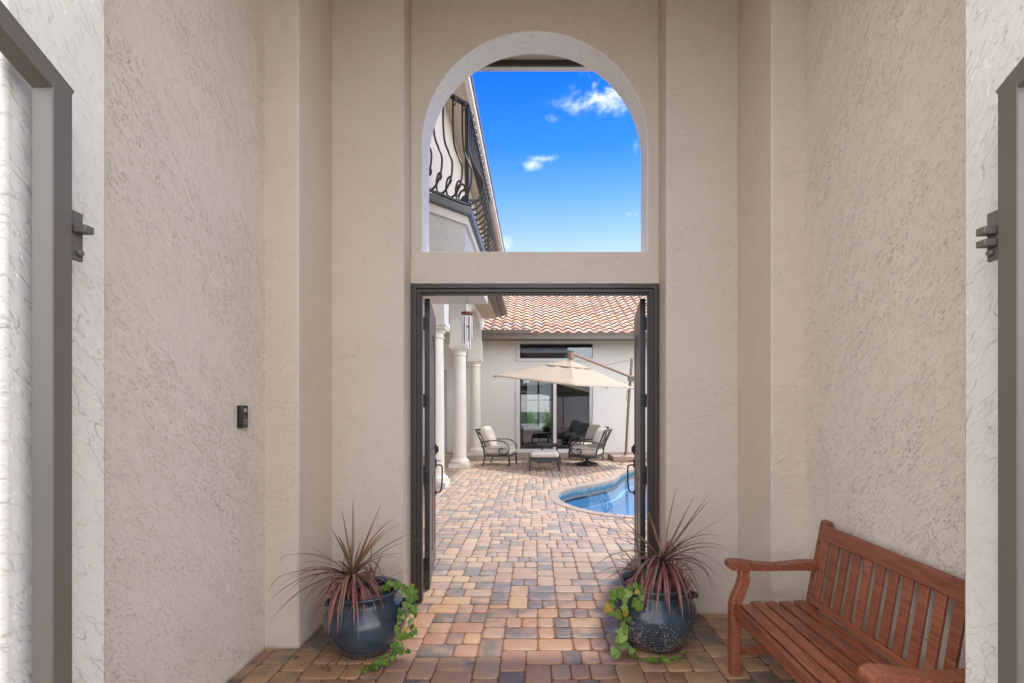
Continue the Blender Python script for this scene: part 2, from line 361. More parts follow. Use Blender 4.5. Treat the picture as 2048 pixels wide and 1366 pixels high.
def paver_mat():
    m, nt, b = newmat('paver_concrete')
    at_ = N(nt, 'ShaderNodeAttribute'); at_.attribute_name = 'pc'
    s = N(nt, 'ShaderNodeSeparateColor'); L(nt, at_.outputs['Color'], s.inputs[0])
    t = N(nt, 'ShaderNodeTexCoord')
    of = N(nt, 'ShaderNodeVectorMath', operation='MULTIPLY_ADD'); L(nt, at_.outputs['Color'], of.inputs[0]); of.inputs[1].default_value = (7, 11, 13); L(nt, t.outputs['Object'], of.inputs[2])
    cr = N(nt, 'ShaderNodeValToRGB'); el = cr.color_ramp.elements
    cols = [(0, (.36, .205, .145)), (.2, (.41, .265, .19)), (.36, (.33, .205, .16)), (.5, (.46, .305, .18)), (.65, (.49, .345, .205)), (.8, (.41, .30, .22)), (1, (.42, .255, .155))]
    el[0].color = cols[0][1] + (1,); el[1].color = cols[-1][1] + (1,)
    for p, c in cols[1:-1]: e = el.new(p); e.color = c + (1,)
    L(nt, s.outputs[0], cr.inputs[0])
    mpb = N(nt, 'ShaderNodeMapping'); mpb.inputs['Scale'].default_value = (1, 1.6, 1); L(nt, of.outputs[0], mpb.inputs[0])
    n1 = N(nt, 'ShaderNodeTexNoise'); n1.inputs['Scale'].default_value = 6; n1.inputs['Detail'].default_value = 3; L(nt, mpb.outputs[0], n1.inputs['Vector'])
    ad = N(nt, 'ShaderNodeMath', operation='ADD'); L(nt, n1.outputs[0], ad.inputs[0]); L(nt, s.outputs[1], ad.inputs[1])
    mr = N(nt, 'ShaderNodeMapRange'); mr.interpolation_type = 'SMOOTHSTEP'; mr.inputs[1].default_value = .97; mr.inputs[2].default_value = 1.32; mr.inputs[4].default_value = .92; L(nt, ad.outputs[0], mr.inputs[0])
    mx = N(nt, 'ShaderNodeMix', data_type='RGBA'); L(nt, mr.outputs[0], mx.inputs[0]); L(nt, cr.outputs[0], mx.inputs[6]); mx.inputs[7].default_value = (.150, .148, .152, 1)
    # second blend towards tan
    n1b = N(nt, 'ShaderNodeTexNoise'); n1b.inputs['Scale'].default_value = 9; L(nt, of.outputs[0], n1b.inputs['Vector'])
    mrb = N(nt, 'ShaderNodeMapRange'); mrb.inputs[1].default_value = .5; mrb.inputs[2].default_value = .7; mrb.inputs[4].default_value = .5; L(nt, n1b.outputs[0], mrb.inputs[0])
    mxb = N(nt, 'ShaderNodeMix', data_type='RGBA'); L(nt, mrb.outputs[0], mxb.inputs[0]); L(nt, mx.outputs[2], mxb.inputs[6]); mxb.inputs[7].default_value = (.50, .34, .23, 1)
    n2 = N(nt, 'ShaderNodeTexNoise'); n2.inputs['Scale'].default_value = 150; n2.inputs['Detail'].default_value = 4; n2.inputs['Roughness'].default_value = .7; L(nt, t.outputs['Object'], n2.inputs['Vector'])
    sp = N(nt, 'ShaderNodeMapRange'); sp.inputs[1].default_value = .3; sp.inputs[2].default_value = .7; sp.inputs[3].default_value = .62; sp.inputs[4].default_value = 1.30; L(nt, n2.outputs[0], sp.inputs[0])
    mv = N(nt, 'ShaderNodeVectorMath', operation='SCALE'); L(nt, mxb.outputs[2], mv.inputs[0]); L(nt, sp.outputs[0], mv.inputs['Scale'])
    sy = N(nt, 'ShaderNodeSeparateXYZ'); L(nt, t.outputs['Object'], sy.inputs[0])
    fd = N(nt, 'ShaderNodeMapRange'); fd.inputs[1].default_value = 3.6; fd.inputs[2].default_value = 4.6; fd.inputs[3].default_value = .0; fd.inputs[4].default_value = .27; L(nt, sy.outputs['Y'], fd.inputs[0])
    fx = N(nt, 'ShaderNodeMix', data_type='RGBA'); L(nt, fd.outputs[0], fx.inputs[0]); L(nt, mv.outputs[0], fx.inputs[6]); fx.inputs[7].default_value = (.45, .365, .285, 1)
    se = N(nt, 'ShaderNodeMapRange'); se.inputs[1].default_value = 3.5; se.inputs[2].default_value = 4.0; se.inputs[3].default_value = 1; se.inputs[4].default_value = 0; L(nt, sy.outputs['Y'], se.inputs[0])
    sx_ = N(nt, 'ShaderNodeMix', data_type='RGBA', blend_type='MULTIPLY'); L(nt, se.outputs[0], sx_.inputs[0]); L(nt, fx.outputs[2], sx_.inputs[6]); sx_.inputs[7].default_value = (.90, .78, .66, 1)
    L(nt, sx_.outputs[2], b.inputs['Base Color'])
    n3 = N(nt, 'ShaderNodeTexNoise'); n3.inputs['Scale'].default_value = 1.4; n3.inputs['Detail'].default_value = 4; L(nt, t.outputs['Object'], n3.inputs['Vector'])
    rr = N(nt, 'ShaderNodeMapRange'); rr.inputs[3].default_value = .36; rr.inputs[4].default_value = .56; L(nt, n3.outputs[0], rr.inputs[0])
    r2 = N(nt, 'ShaderNodeMath', operation='ADD'); L(nt, rr.outputs[0], r2.inputs[0]); r3 = N(nt, 'ShaderNodeMath', operation='MULTIPLY'); L(nt, fd.outputs[0], r3.inputs[0]); r3.inputs[1].default_value = .55; L(nt, r3.outputs[0], r2.inputs[1]); L(nt, r2.outputs[0], b.inputs['Roughness'])
    b.inputs['Specular IOR Level'].default_value = .55
    bp = N(nt, 'ShaderNodeBump'); bp.inputs['Strength'].default_value = .6; bp.inputs['Distance'].default_value = .0014; L(nt, n2.outputs[0], bp.inputs['Height']); L(nt, bp.outputs[0], b.inputs['Normal'])
    return m
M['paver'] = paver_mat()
M['coping'] = plain('coping_stone', (.36, .285, .225), .6, bump=.3, bscale=60, var=.12)
M['joint'] = plain('joint_sand', (.17, .095, .065), .9, bump=.4, bscale=200, var=.2)

def tile_mat():
    m, nt, b = newmat('roof_tile'); b.inputs['Roughness'].default_value = .95; b.inputs['Specular IOR Level'].default_value = .15
    a = N(nt, 'ShaderNodeAttribute'); a.attribute_name = 'pc'; t = N(nt, 'ShaderNodeTexCoord')
    n = N(nt, 'ShaderNodeTexNoise'); n.inputs['Scale'].default_value = 7; n.inputs['Detail'].default_value = 6; L(nt, t.outputs['Object'], n.inputs['Vector'])
    mr = N(nt, 'ShaderNodeMapRange'); mr.inputs[3].default_value = .82; mr.inputs[4].default_value = 1.16; L(nt, n.outputs[0], mr.inputs[0])
    mv = N(nt, 'ShaderNodeVectorMath', operation='SCALE'); L(nt, a.outputs['Color'], mv.inputs[0]); L(nt, mr.outputs[0], mv.inputs['Scale']); L(nt, mv.outputs[0], b.inputs['Base Color'])
    return m
M['tile'] = tile_mat()

def pot_mat(name, thr, zfade):
    m, nt, b = newmat(name); b.inputs['Specular IOR Level'].default_value = .5; b.inputs['Coat Weight'].default_value = .12
    t = N(nt, 'ShaderNodeTexCoord'); n = N(nt, 'ShaderNodeTexNoise'); n.inputs['Scale'].default_value = 5; n.inputs['Detail'].default_value = 5; L(nt, t.outputs['Object'], n.inputs['Vector'])
    c = N(nt, 'ShaderNodeMix', data_type='RGBA'); cq = N(nt, 'ShaderNodeMapRange'); cq.inputs[1].default_value = .35; cq.inputs[2].default_value = .65; L(nt, n.outputs[0], cq.inputs[0]); L(nt, cq.outputs[0], c.inputs[0]); c.inputs[6].default_value = (.018, .029, .042, 1); c.inputs[7].default_value = (.050, .073, .100, 1)
    s = N(nt, 'ShaderNodeTexNoise'); s.inputs['Scale'].default_value = 75; s.inputs['Detail'].default_value = 4; s.inputs['Roughness'].default_value = .65; L(nt, t.outputs['Object'], s.inputs['Vector'])
    sz = N(nt, 'ShaderNodeSeparateXYZ'); L(nt, t.outputs['Object'], sz.inputs[0])
    zr = N(nt, 'ShaderNodeMapRange'); zr.inputs[1].default_value = zfade[0]; zr.inputs[2].default_value = zfade[1]; zr.inputs[3].default_value = .10; zr.inputs[4].default_value = -.12; L(nt, sz.outputs['Z'], zr.inputs[0])
    ad = N(nt, 'ShaderNodeMath', operation='ADD'); L(nt, s.outputs[0], ad.inputs[0]); L(nt, zr.outputs[0], ad.inputs[1])
    n5 = N(nt, 'ShaderNodeTexNoise'); n5.inputs['Scale'].default_value = 8; L(nt, t.outputs['Object'], n5.inputs['Vector'])
    n6 = N(nt, 'ShaderNodeMath', operation='MULTIPLY_ADD'); L(nt, n5.outputs[0], n6.inputs[0]); n6.inputs[1].default_value = .25; L(nt, ad.outputs[0], n6.inputs[2])
    st = N(nt, 'ShaderNodeMapRange'); st.inputs[1].default_value = thr; st.inputs[2].default_value = thr + .03; L(nt, n6.outputs[0], st.inputs[0])
    x = N(nt, 'ShaderNodeMix', data_type='RGBA'); L(nt, st.outputs[0], x.inputs[0]); L(nt, c.outputs[2], x.inputs[6]); x.inputs[7].default_value = (.42, .36, .28, 1)
    L(nt, x.outputs[2], b.inputs['Base Color'])
    r = N(nt, 'ShaderNodeMapRange'); r.inputs[3].default_value = .2; r.inputs[4].default_value = .8; L(nt, st.outputs[0], r.inputs[0]); L(nt, r.outputs[0], b.inputs['Roughness'])
    w = N(nt, 'ShaderNodeTexWave'); w.bands_direction = 'Z'; w.inputs['Scale'].default_value = 9; w.inputs['Distortion'].default_value = 3.5; L(nt, t.outputs['Object'], w.inputs['Vector'])
    bp = N(nt, 'ShaderNodeBump'); bp.inputs['Strength'].default_value = .15; bp.inputs['Distance'].default_value = .003; L(nt, w.outputs['Fac'], bp.inputs['Height']); L(nt, bp.outputs[0], b.inputs['Normal'])
    return m
M['pot_a'] = pot_mat('blue_glaze', .78, (.0, .12)); M['pot_b'] = pot_mat('speckled_blue_glaze', .755, (.02, .50))

def leaf_mat(name, stops, rough=.45, trans=.25):
    m, nt, b = newmat(name); b.inputs['Roughness'].default_value = rough
    a = N(nt, 'ShaderNodeAttribute'); a.attribute_name = 'pc'; s = N(nt, 'ShaderNodeSeparateColor'); L(nt, a.outputs['Color'], s.inputs[0])
    cr = N(nt, 'ShaderNodeValToRGB'); el = cr.color_ramp.elements
    el[0].color = stops[0][1] + (1,); el[0].position = stops[0][0]; el[1].color = stops[-1][1] + (1,); el[1].position = stops[-1][0]
    for p, c in stops[1:-1]: e = el.new(p); e.color = c + (1,)
    L(nt, s.outputs[0], cr.inputs[0]); L(nt, cr.outputs[0], b.inputs['Base Color'])
    out = nt.nodes['Material Output']; tr = N(nt, 'ShaderNodeBsdfTranslucent'); L(nt, cr.outputs[0], tr.inputs[0])
    mx = N(nt, 'ShaderNodeMixShader'); mx.inputs[0].default_value = trans; L(nt, b.outputs[0], mx.inputs[1]); L(nt, tr.outputs[0], mx.inputs[2]); L(nt, mx.outputs[0], out.inputs['Surface'])
    return m
M['cordy'] = leaf_mat('red_cordyline_leaf', [(0, (.19, .065, .05)), (.35, (.29, .115, .10)), (.6, (.25, .14, .085)), (.8, (.25, .17, .10)), (1, (.12, .13, .05))], .35, .12)
M['vine'] = leaf_mat('vine_leaf', [(0, (.06, .14, .02)), (.6, (.17, .30, .045)), (.9, (.28, .40, .08)), (.93, (.45, .30, .04)), (1, (.5, .33, .04))], .4, .3)
M['shrub'] = leaf_mat('shrub_leaf', [(0, (.07, .17, .03)), (.6, (.22, .42, .06)), (1, (.42, .60, .12))], .45, .3)
M['deadleaf'] = plain('dead_leaf', (.14, .06, .03), .8)

def basin_mat(name, a, bcol, sc):
    m, nt, b = newmat(name); b.inputs['Roughness'].default_value = .4
    t = N(nt, 'ShaderNodeTexCoord'); n = N(nt, 'ShaderNodeTexVoronoi'); n.inputs['Scale'].default_value = sc; L(nt, t.outputs['Object'], n.inputs['Vector'])
    c = N(nt, 'ShaderNodeMix', data_type='RGBA'); L(nt, n.outputs['Color'], c.inputs[0]); c.inputs[6].default_value = a + (1,); c.inputs[7].default_value = bcol + (1,); L(nt, c.outputs[2], b.inputs['Base Color'])
    return m
M['basin'] = plain('pool_plaster', (.30, .60, .82), .5, var=.05)
M['ledge'] = plain('pool_ledge_plaster', (.22, .52, .78), .5, var=.05)
M['pooltile'] = basin_mat('pool_tile', (.05, .16, .20), (.22, .36, .38), 13)

def set_pc(o, cols):
    at_ = o.data.color_attributes.new('pc', 'FLOAT_COLOR', 'POINT')
    buf = []
    for c in cols: buf += [c[0], c[1], c[2], 1.0]
    at_.data.foreach_set('color', buf)

# ================================================================== GROUND
pool_pts = [(2.48, 11.6), (2.07, 10.91), (1.73, 9.98), (1.26, 9.375), (.71, 8.84), (.46, 8.42), (.385, 7.98), (.44, 7.49), (.66, 7.03), (.995, 6.68), (1.41, 6.50),
            (2.1, 6.38), (3.2, 6.5), (4.3, 7.0), (5.1, 8.0), (5.5, 9.4), (5.3, 11.0), (4.6, 12.0), (3.6, 12.35), (2.9, 12.15)]
def closed_spline(p, n=5):
    out = []; m = len(p)
    for i in range(m):
        a, b, c, d = [Vector((*p[(i + k) % m], 0)) for k in (-1, 0, 1, 2)]
        for k in range(n):
            t = k / n; v = .5 * ((2 * b) + (c - a) * t + (2 * a - 5 * b + 4 * c - d) * t * t + (3 * b - a - 3 * c + d) * t ** 3); out.append((v.x, v.y))
    return out
pool = closed_spline(pool_pts)
def offset(poly, d):
    n = len(poly); out = []
    area = sum(poly[i][0] * poly[(i + 1) % n][1] - poly[(i + 1) % n][0] * poly[i][1] for i in range(n)); sgn = 1 if area > 0 else -1
    for i in range(n):
        a = Vector(poly[i - 1]); b = Vector(poly[(i + 1) % n]); t = (b - a).normalized(); nrm = Vector((t.y, -t.x)) * sgn
        out.append((poly[i][0] + nrm.x * d, poly[i][1] + nrm.y * d))
    return out
def inside(x, y, poly):
    r = False; n = len(poly); j = n - 1
    for i in range(n):
        xi, yi = poly[i]; xj, yj = poly[j]
        if (yi > y) != (yj > y) and x < (xj - xi) * (y - yi) / (yj - yi) + xi: r = not r
        j = i
    return r
pool_cut = offset(pool, .05)
X0, X1, Y0, Y1 = -4.4, 6.4, -1.6, 16.0
g = MB(); g.prism([[(-200, -200), (200, -200), (200, 200), (-200, 200)], [(X0, Y0), (X1, Y0), (X1, Y1), (X0, Y1)]], -.35, -.03, 'z')
tag(g.build('ground', M['grass']), kind='structure')
g = MB(); g.prism([[(X0 - .3, Y0 - 14), (X1, Y0 - 14), (X1, Y0 - .004), (X0 - .3, Y0 - .004)]], -.3, -.006, 'z')
tag(g.build('driveway', M['concrete']), kind='structure')
g = MB(); g.prism([[(X0, Y0), (X1, Y0), (X1, 20.5), (X0, 20.5)], pool], -.3, -.009, 'z')
tag(g.build('joint_bed', M['joint']), kind='structure')

U = .0762
nx, ny = int((X1 - X0) / U), int((Y1 - Y0) / U)
used = bytearray(nx * ny); pv = []; pf = []; pcol = []
rng = random.Random(3)
for j in range(ny):
    i = 0
    while i < nx:
        if used[j * nx + i]: i += 1; continue
        Lr = 0
        while i + Lr < nx and Lr < 9 and not used[j * nx + i + Lr]: Lr += 1
        ch = [w for w in (3, 3, 3, 2, 2, 2) if w <= Lr and (Lr - w) != 1] or [w for w in (3, 2, 1) if w <= Lr]
        w = rng.choice(ch); d = 2
        if w == 2 and rng.random() < .34: d = 3
        if w == 2 and rng.random() < .07: d = 1
        d = min(d, ny - j)
        for b in range(d):
            for a in range(w): used[(j + b) * nx + i + a] = 1
        x0, y0 = X0 + i * U, Y0 + j * U; x1, y1 = x0 + w * U, y0 + d * U; cx, cy = (x0 + x1) / 2, (y0 + y1) / 2
        i += w
        if abs(cx) > 1.9 and cy < 3.2 and cy > -.0: continue
        if inside(cx, cy, pool_cut): continue
        near = cy < 8
        gp = .0030; jt = .0030
        parts_ = [(x0, x1)]
        if w == 3 and d == 2 and rng.random() < .30: parts_ = [(x0, (x0 + x1) / 2), ((x0 + x1) / 2, x1)]
        for (x0, x1) in parts_:
            cx = (x0 + x1) / 2
            x0 += gp + rng.uniform(-jt, jt) * .5; x1 -= gp + rng.uniform(-jt, jt) * .5; y0 += gp; y1 -= gp
            r = .021 if near else .015; bv = .009
            zt = rng.uniform(-.0014, .0014); tx, ty = rng.uniform(-.006, .006), rng.uniform(-.006, .006)
            def ring(ins, z, rr):
                a0, a1, b0, b1 = x0 + ins, x1 - ins, y0 + ins, y1 - ins; pts = []
                for (qx, qy, s0) in ((a1 - rr, b1 - rr, 0), (a0 + rr, b1 - rr, 1), (a0 + rr, b0 + rr, 2), (a1 - rr, b0 + rr, 3)):
                    for k in ((0, 1, 2) if near else (0, 2)):
                        th = math.pi / 2 * (s0 + k / 2); X_, Y_ = qx + rr * math.cos(th), qy + rr * math.sin(th)
                        pts.append((X_, Y_, z + zt + tx * (X_ - cx) + ty * (Y_ - cy)))
                return pts
            rings = [ring(0, -.03, r), ring(0, -.007, r)] + ([ring(.002, -.0025, r)] if near else []) + [ring(bv, 0, max(.004, r - bv * .6))]
            b0 = len(pv); m = len(rings[0])
            for rg in rings: pv += rg
            for q in range(len(rings) - 1):
                for k in range(m): pf.append((b0 + q * m + k, b0 + q * m + (k + 1) % m, b0 + (q + 1) * m + (k + 1) % m, b0 + (q + 1) * m + k))
            pf.append(tuple(b0 + (len(rings) - 1) * m + k for k in range(m)))
            pcol += [(rng.random(), rng.random(), rng.random())] * (m * len(rings))
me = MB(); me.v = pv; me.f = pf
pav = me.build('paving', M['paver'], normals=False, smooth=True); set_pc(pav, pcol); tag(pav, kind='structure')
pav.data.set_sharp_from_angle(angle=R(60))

# ================================================================== POOL
pl = thing('swimming_pool', 'curved free-form swimming pool with blue water, mosaic waterline tiles and paver coping', 'swimming pool', (2.8, 9.2, 0))
PO = (2.8, 9.2, 0)
def wallring(poly_a, poly_b, z0, z1, mb):
    n = len(poly_a); b = len(mb.v)
    mb.v += [(x, y, z1) for x, y in poly_a] + [(x, y, z0) for x, y in poly_b]
    for i in range(n): mb.f.append((b + i, b + (i + 1) % n, b + n + (i + 1) % n, b + n + i))
mb = MB(); wallring(pool, pool, -.25, -.02, mb); wallring(pool, offset(pool, -.15), -1.35, -.25, mb)
tris = tessellate_polygon([[Vector((x, y, 0)) for x, y in offset(pool, -.15)]]); b = len(mb.v); mb.v += [(x, y, -1.35) for x, y in offset(pool, -.15)]
mb.f += [tuple(b + k for k in t) for t in tris]
mb.build('basin', M['basin'], pl, PO)
mb = MB(); wallring(offset(pool, -.006), offset(pool, -.006), -.20, -.03, mb); mb.build('waterline_tiles', M['pooltile'], pl, PO)
mb = MB(); inn = offset(pool, -.11); n = len(pool); o1 = offset(pool, -.02)
b = len(mb.v); mb.v += [(x, y, -.42) for x, y in o1] + [(x, y, -.42) for x, y in inn] + [(x, y, -.55) for x, y in inn]
for i in range(n):
    j = (i + 1) % n; mb.f.append((b + i, b + j, b + n + j, b + n + i)); mb.f.append((b + n + i, b + n + j, b + 2 * n + j, b + 2 * n + i))
mb.build('underwater_ledge', M['ledge'], pl, PO)
# coping stones
mb = MB(); ci, co = offset(pool, -.025), offset(pool, .13); cc = []
per = [0.0]
for i in range(n): per.append(per[-1] + (Vector(pool[(i + 1) % n]) - Vector(pool[i])).length)
T = per[-1]; ns = int(T / .152)
def lerp_on(poly, s):
    s %= T
    for i in range(n):
        if per[i + 1] >= s:
            t = (s - per[i]) / (per[i + 1] - per[i]); a = poly[i]; c = poly[(i + 1) % n]; return (a[0] + (c[0] - a[0]) * t, a[1] + (c[1] - a[1]) * t)
for k in range(ns):
    s0, s1 = T * k / ns + .003, T * (k + 1) / ns - .003
    a, b_, c, d = lerp_on(ci, s0), lerp_on(ci, s1), lerp_on(co, s1), lerp_on(co, s0)
    b0 = len(mb.v)
    ctr = ((a[0] + b_[0] + c[0] + d[0]) / 4, (a[1] + b_[1] + c[1] + d[1]) / 4)
    def shr(p, f): return (ctr[0] + (p[0] - ctr[0]) * f, ctr[1] + (p[1] - ctr[1]) * f)
    for f_, z in ((1, -.055), (1, .0), (.95, .010)):
        for p in (a, b_, c, d): q = shr(p, f_); mb.v.append((q[0], q[1], z))
    for q in (0, 4):
        for m_ in range(4): mb.f.append((b0 + q + m_, b0 + q + (m_ + 1) % 4, b0 + q + 4 + (m_ + 1) % 4, b0 + q + 4 + m_))
    mb.f.append((b0 + 8, b0 + 9, b0 + 10, b0 + 11)); mb.f.append((b0 + 3, b0 + 2, b0 + 1, b0))
    cc += [(rng.random(), rng.random() * .62, rng.random())] * 12
for i in range(len(mb.v)): pass
o = mb.build('coping', M['coping'], pl, PO, normals=False); set_pc(o, cc)
mb = MB(); tris = tessellate_polygon([[Vector((x, y, 0)) for x, y in offset(pool, -.004)]]); mb.v += [(x, y, -.10) for x, y in offset(pool, -.004)]; mb.f += [tuple(t) for t in tris]
w = mb.build('pool_water', M['water']); tag(w, kind='structure')
if w.data.polygons[0].normal.z < 0: w.data.flip_normals()

# ================================================================== ENTRY PORTICO
EO = (0, 3.6, 0)
ent = thing('entry_portico', 'tall cream stucco entry portico with arched opening over the double doorway', 'portico', EO)
SF = M['stucco_front']; S = M['stucco']; SM = M['stucco_smooth']
TOP = 5.45
XW, YA, YB, YC, YD = 1.725, 2.916, 3.398, 3.582, 3.81
for sgn in (-1, 1):
    MB().box(min(sgn * XW, sgn * (XW + .25)), max(sgn * XW, sgn * (XW + .25)), 1.385, YD, -.02, TOP).build('side_wall', S, ent, EO)
    MB().box(min(sgn * 1.51, sgn * (XW + .05)), max(sgn * 1.51, sgn * (XW + .05)), YA, YB + .002, -.02, TOP).build('pilaster', SF, ent, EO, bevel=.012)
    MB().box(min(sgn * .975, sgn * (XW + .06)), max(sgn * .975, sgn * (XW + .06)), YB, YD, -.02, TOP + .001).build('niche_wall', SF, ent, EO, bevel=.012)
    MB().box(min(sgn * 1.30, sgn * (XW + .9)), max(sgn * 1.30, sgn * (XW + .9)), 1.12, 1.385 - .002 * 0, -.02, TOP + .002).build('gate_pier', M['pier'], ent, EO, bevel=.008)
AR, AZ, SZ, HZ = .887, 3.609, 2.764, 2.513
hole = [(-AR, SZ), (AR, SZ)] + [(AR * math.cos(t), AZ + AR * math.sin(t)) for t in [math.pi * k / 48 for k in range(49)]]
MB().prism([[(-.976, HZ), (.976, HZ), (.976, TOP), (-.976, TOP)], hole], YC, YD + .001, 'y').build('arch_wall', SF, ent, EO, bevel=.006)
MB().box(XW + .252, 9, YD - .2, YD, -.02, 3.9).build('wing_wall', S, ent, EO)
MB().box(-3.85, -XW - .252, YD - .2, YD, -.02, 5.2).build('wing_wall', S, ent, EO)
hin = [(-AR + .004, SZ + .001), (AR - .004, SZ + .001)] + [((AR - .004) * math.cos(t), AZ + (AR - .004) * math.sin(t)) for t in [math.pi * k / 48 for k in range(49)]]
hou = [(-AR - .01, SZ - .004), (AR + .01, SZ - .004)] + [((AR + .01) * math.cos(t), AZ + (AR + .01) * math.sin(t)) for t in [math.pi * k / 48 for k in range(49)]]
MB().prism([hou, hin], YC + .003, YD - .002, 'y').build('lit_arch_lining', stucco('bounce_lit_stucco', (.84, .82, .79), (.35, .28, .22), amount=.8), ent, EO)  # pale lining added over the reveal; patio bounce light put into its colour
MB().box(-XW - .9, XW + .9, 1.121, 1.384, 4.65, TOP + .003).build('shade_header', S, ent, EO)  # unseen header, added to darken the upper entry walls
MB().box(-XW - .25, XW + .25, 1.12, 4.70, TOP, TOP + .2).build('ceiling', M['ceiling'], ent, EO)
# outside overhang seen through the arch
ov = MB().box(-XW - .25, XW + .25, YD + .002, 4.50, 4.97, TOP - .002).build('overhang', M['stucco_smooth'], ent, EO)
MB().box(-XW - .3, XW + .3, 4.495, 4.515, 4.916, 4.968).build('fascia', M['brown'], ov, (0, 0, 0))
MB().box(-XW - .3, XW + .3, 4.516, 4.575, 4.912, 5.10).build('gutter', M['trim'], ov, (0, 0, 0))
# fix: children of a child share the thing frame
for c in bpy.data.objects:
    if c.parent == ov: c.location = (-EO[0], -EO[1], -EO[2])
# door frame
fr = MB()
for sgn in (-1, 1):
    def bx(mb, a, b_, y0, y1, z0, z1): mb.box(min(sgn * a, sgn * b_), max(sgn * a, sgn * b_), y0, y1, z0, z1)
    bx(fr, .930, .964, YC - .012, YC + .085, 0, 2.511); bx(fr, .905, .932, YC + .006, YC + .08, 0, 2.475); bx(fr, .894, .907, YC + .022, YC + .075, 0, 2.45)
fr.box(-.964, .964, YC - .011, YC + .084, 2.476, 2.510); fr.box(-.93, .93, YC + .0065, YC + .0795, 2.448, 2.477); fr.box(-.905, .905, YC + .0225, YC + .0745, 2.435, 2.449)
fr.build('door_frame', M['brown'], ent, EO, bevel=.003)
# doors
def door(sgn):
    """leaf in local frame: hinge at origin, leaf runs along +Y, inner face towards the opening"""
    W, H, T_ = .86, 2.462, .045
    def pos(mb): return mb
    d = MB(); zs = .012
    # panelled leaf: outline with arched upper recess and lower recess pair (recess = inset box faces)
    d.box(-T_ / 2 + .008, T_ / 2 - .008, 0.002, W - .002, zs + .002, H - .002)
    up = [(.16, 1.12), (.70, 1.12), (.70, 1.95)] + [(.43 + .27 * math.cos(t), 1.95 + .27 * math.sin(t)) for t in [math.pi * k / 16 for k in range(1, 16)]] + [(.16, 1.95)]
    lo = [(.16, .22), (.39, .22), (.39, .92), (.16, .92)]; lo2 = [(.47, .22), (.70, .22), (.70, .92), (.47, .92)]
    d.prism([[(0, zs), (W, zs), (W, H), (0, H)], up, lo, lo2], -T_ / 2, T_ / 2, 'x')
    leaf = d.build('door', M['sunlit_leaf'], ent)
    q = MB()
    q.prism([[(.21, 1.17), (.65, 1.17), (.65, 1.93)] + [(.43 + .22 * math.cos(t), 1.93 + .22 * math.sin(t)) for t in [math.pi * k / 16 for k in range(1, 16)]] + [(.21, 1.93)]], -T_ / 2 + .003, T_ / 2 - .003, 'x')
    q.box(-T_ / 2 + .003, T_ / 2 - .003, .20, .35, .26, .88); q.box(-T_ / 2 + .003, T_ / 2 - .003, .51, .66, .26, .88)
    q.build('raised_panel', M['sunlit_leaf'], leaf, bevel=.004)
    e = MB().box(-T_ / 2 + .001, T_ / 2 - .001, -.004, -.0005, zs, H); e.build('edge', M['brown_dark'], leaf)
    inner = -sgn * 1      # direction of local X towards the opening
    for z in (.22, .95, 1.60, 2.25):
        h = MB(); h.tube([(sgn * (T_ / 2 + .006), -.012, z - .055), (sgn * (T_ / 2 + .006), -.012, z + .055)], .008, 10)
        h.box(-T_ / 2 + .006, T_ / 2 - .004, -.0075, -.0045, z - .05, z + .05)
        for k in (-.035, 0, .035): h.box(min(sgn * (T_ / 2 + .01), sgn * (T_ / 2 + .05)), max(sgn * (T_ / 2 + .01), sgn * (T_ / 2 + .05)), -.03, -.01, z + k - .008, z + k + .008)
        h.build('hinge', M['black'], leaf, smooth='auto')
    hn = MB()
    for s2 in (-1, 1):
        x = s2 * T_ / 2
        hn.box(min(x, x + s2 * .012), max(x, x + s2 * .012), W - .085, W - .045, .93, 1.02)
        hn.box(min(x, x + s2 * .012), max(x, x + s2 * .012), W - .085, W - .045, .66, .70)
        hn.tube(bez([(x + s2 * .005, W - .065, .96), (x + s2 * .045, W - .065, .958), (x + s2 * .066, W - .065, .945), (x + s2 * .068, W - .065, .87), (x + s2 * .064, W - .065, .76), (x + s2 * .05, W - .065, .69), (x + s2 * .005, W - .065, .68)], 5), .008, 8)
        hn.tube([(x + s2 * .01, W - .065, 1.0), (x + s2 * .04, W - .065, 1.003), (x + s2 * .055, W - .068, 1.0)], .005, 6)
    hn.build('handle', M['black'], leaf, smooth='auto')
    lk = MB()
    for s2 in (-1, 1):
        x = s2 * T_ / 2
        lk.box(min(x, x + s2 * .014), max(x, x + s2 * .014), W - .10, W - .04, 1.07, 1.17); lk.box(min(x, x + s2 * .032), max(x, x + s2 * .032), W - .085, W - .055, 1.09, 1.15)
    lk.build('deadbolt', M['black'], leaf, bevel=.002)
    leaf.location = (sgn * .912, 3.86 - EO[1], 0); leaf.rotation_euler = (0, 0, -sgn * R(9.0))
    return leaf
dl = door(-1); dr = door(1)
q = MB().box(-.022, -.004, .862, .874, .012, 2.40).build('astragal', M['brown'], dr)

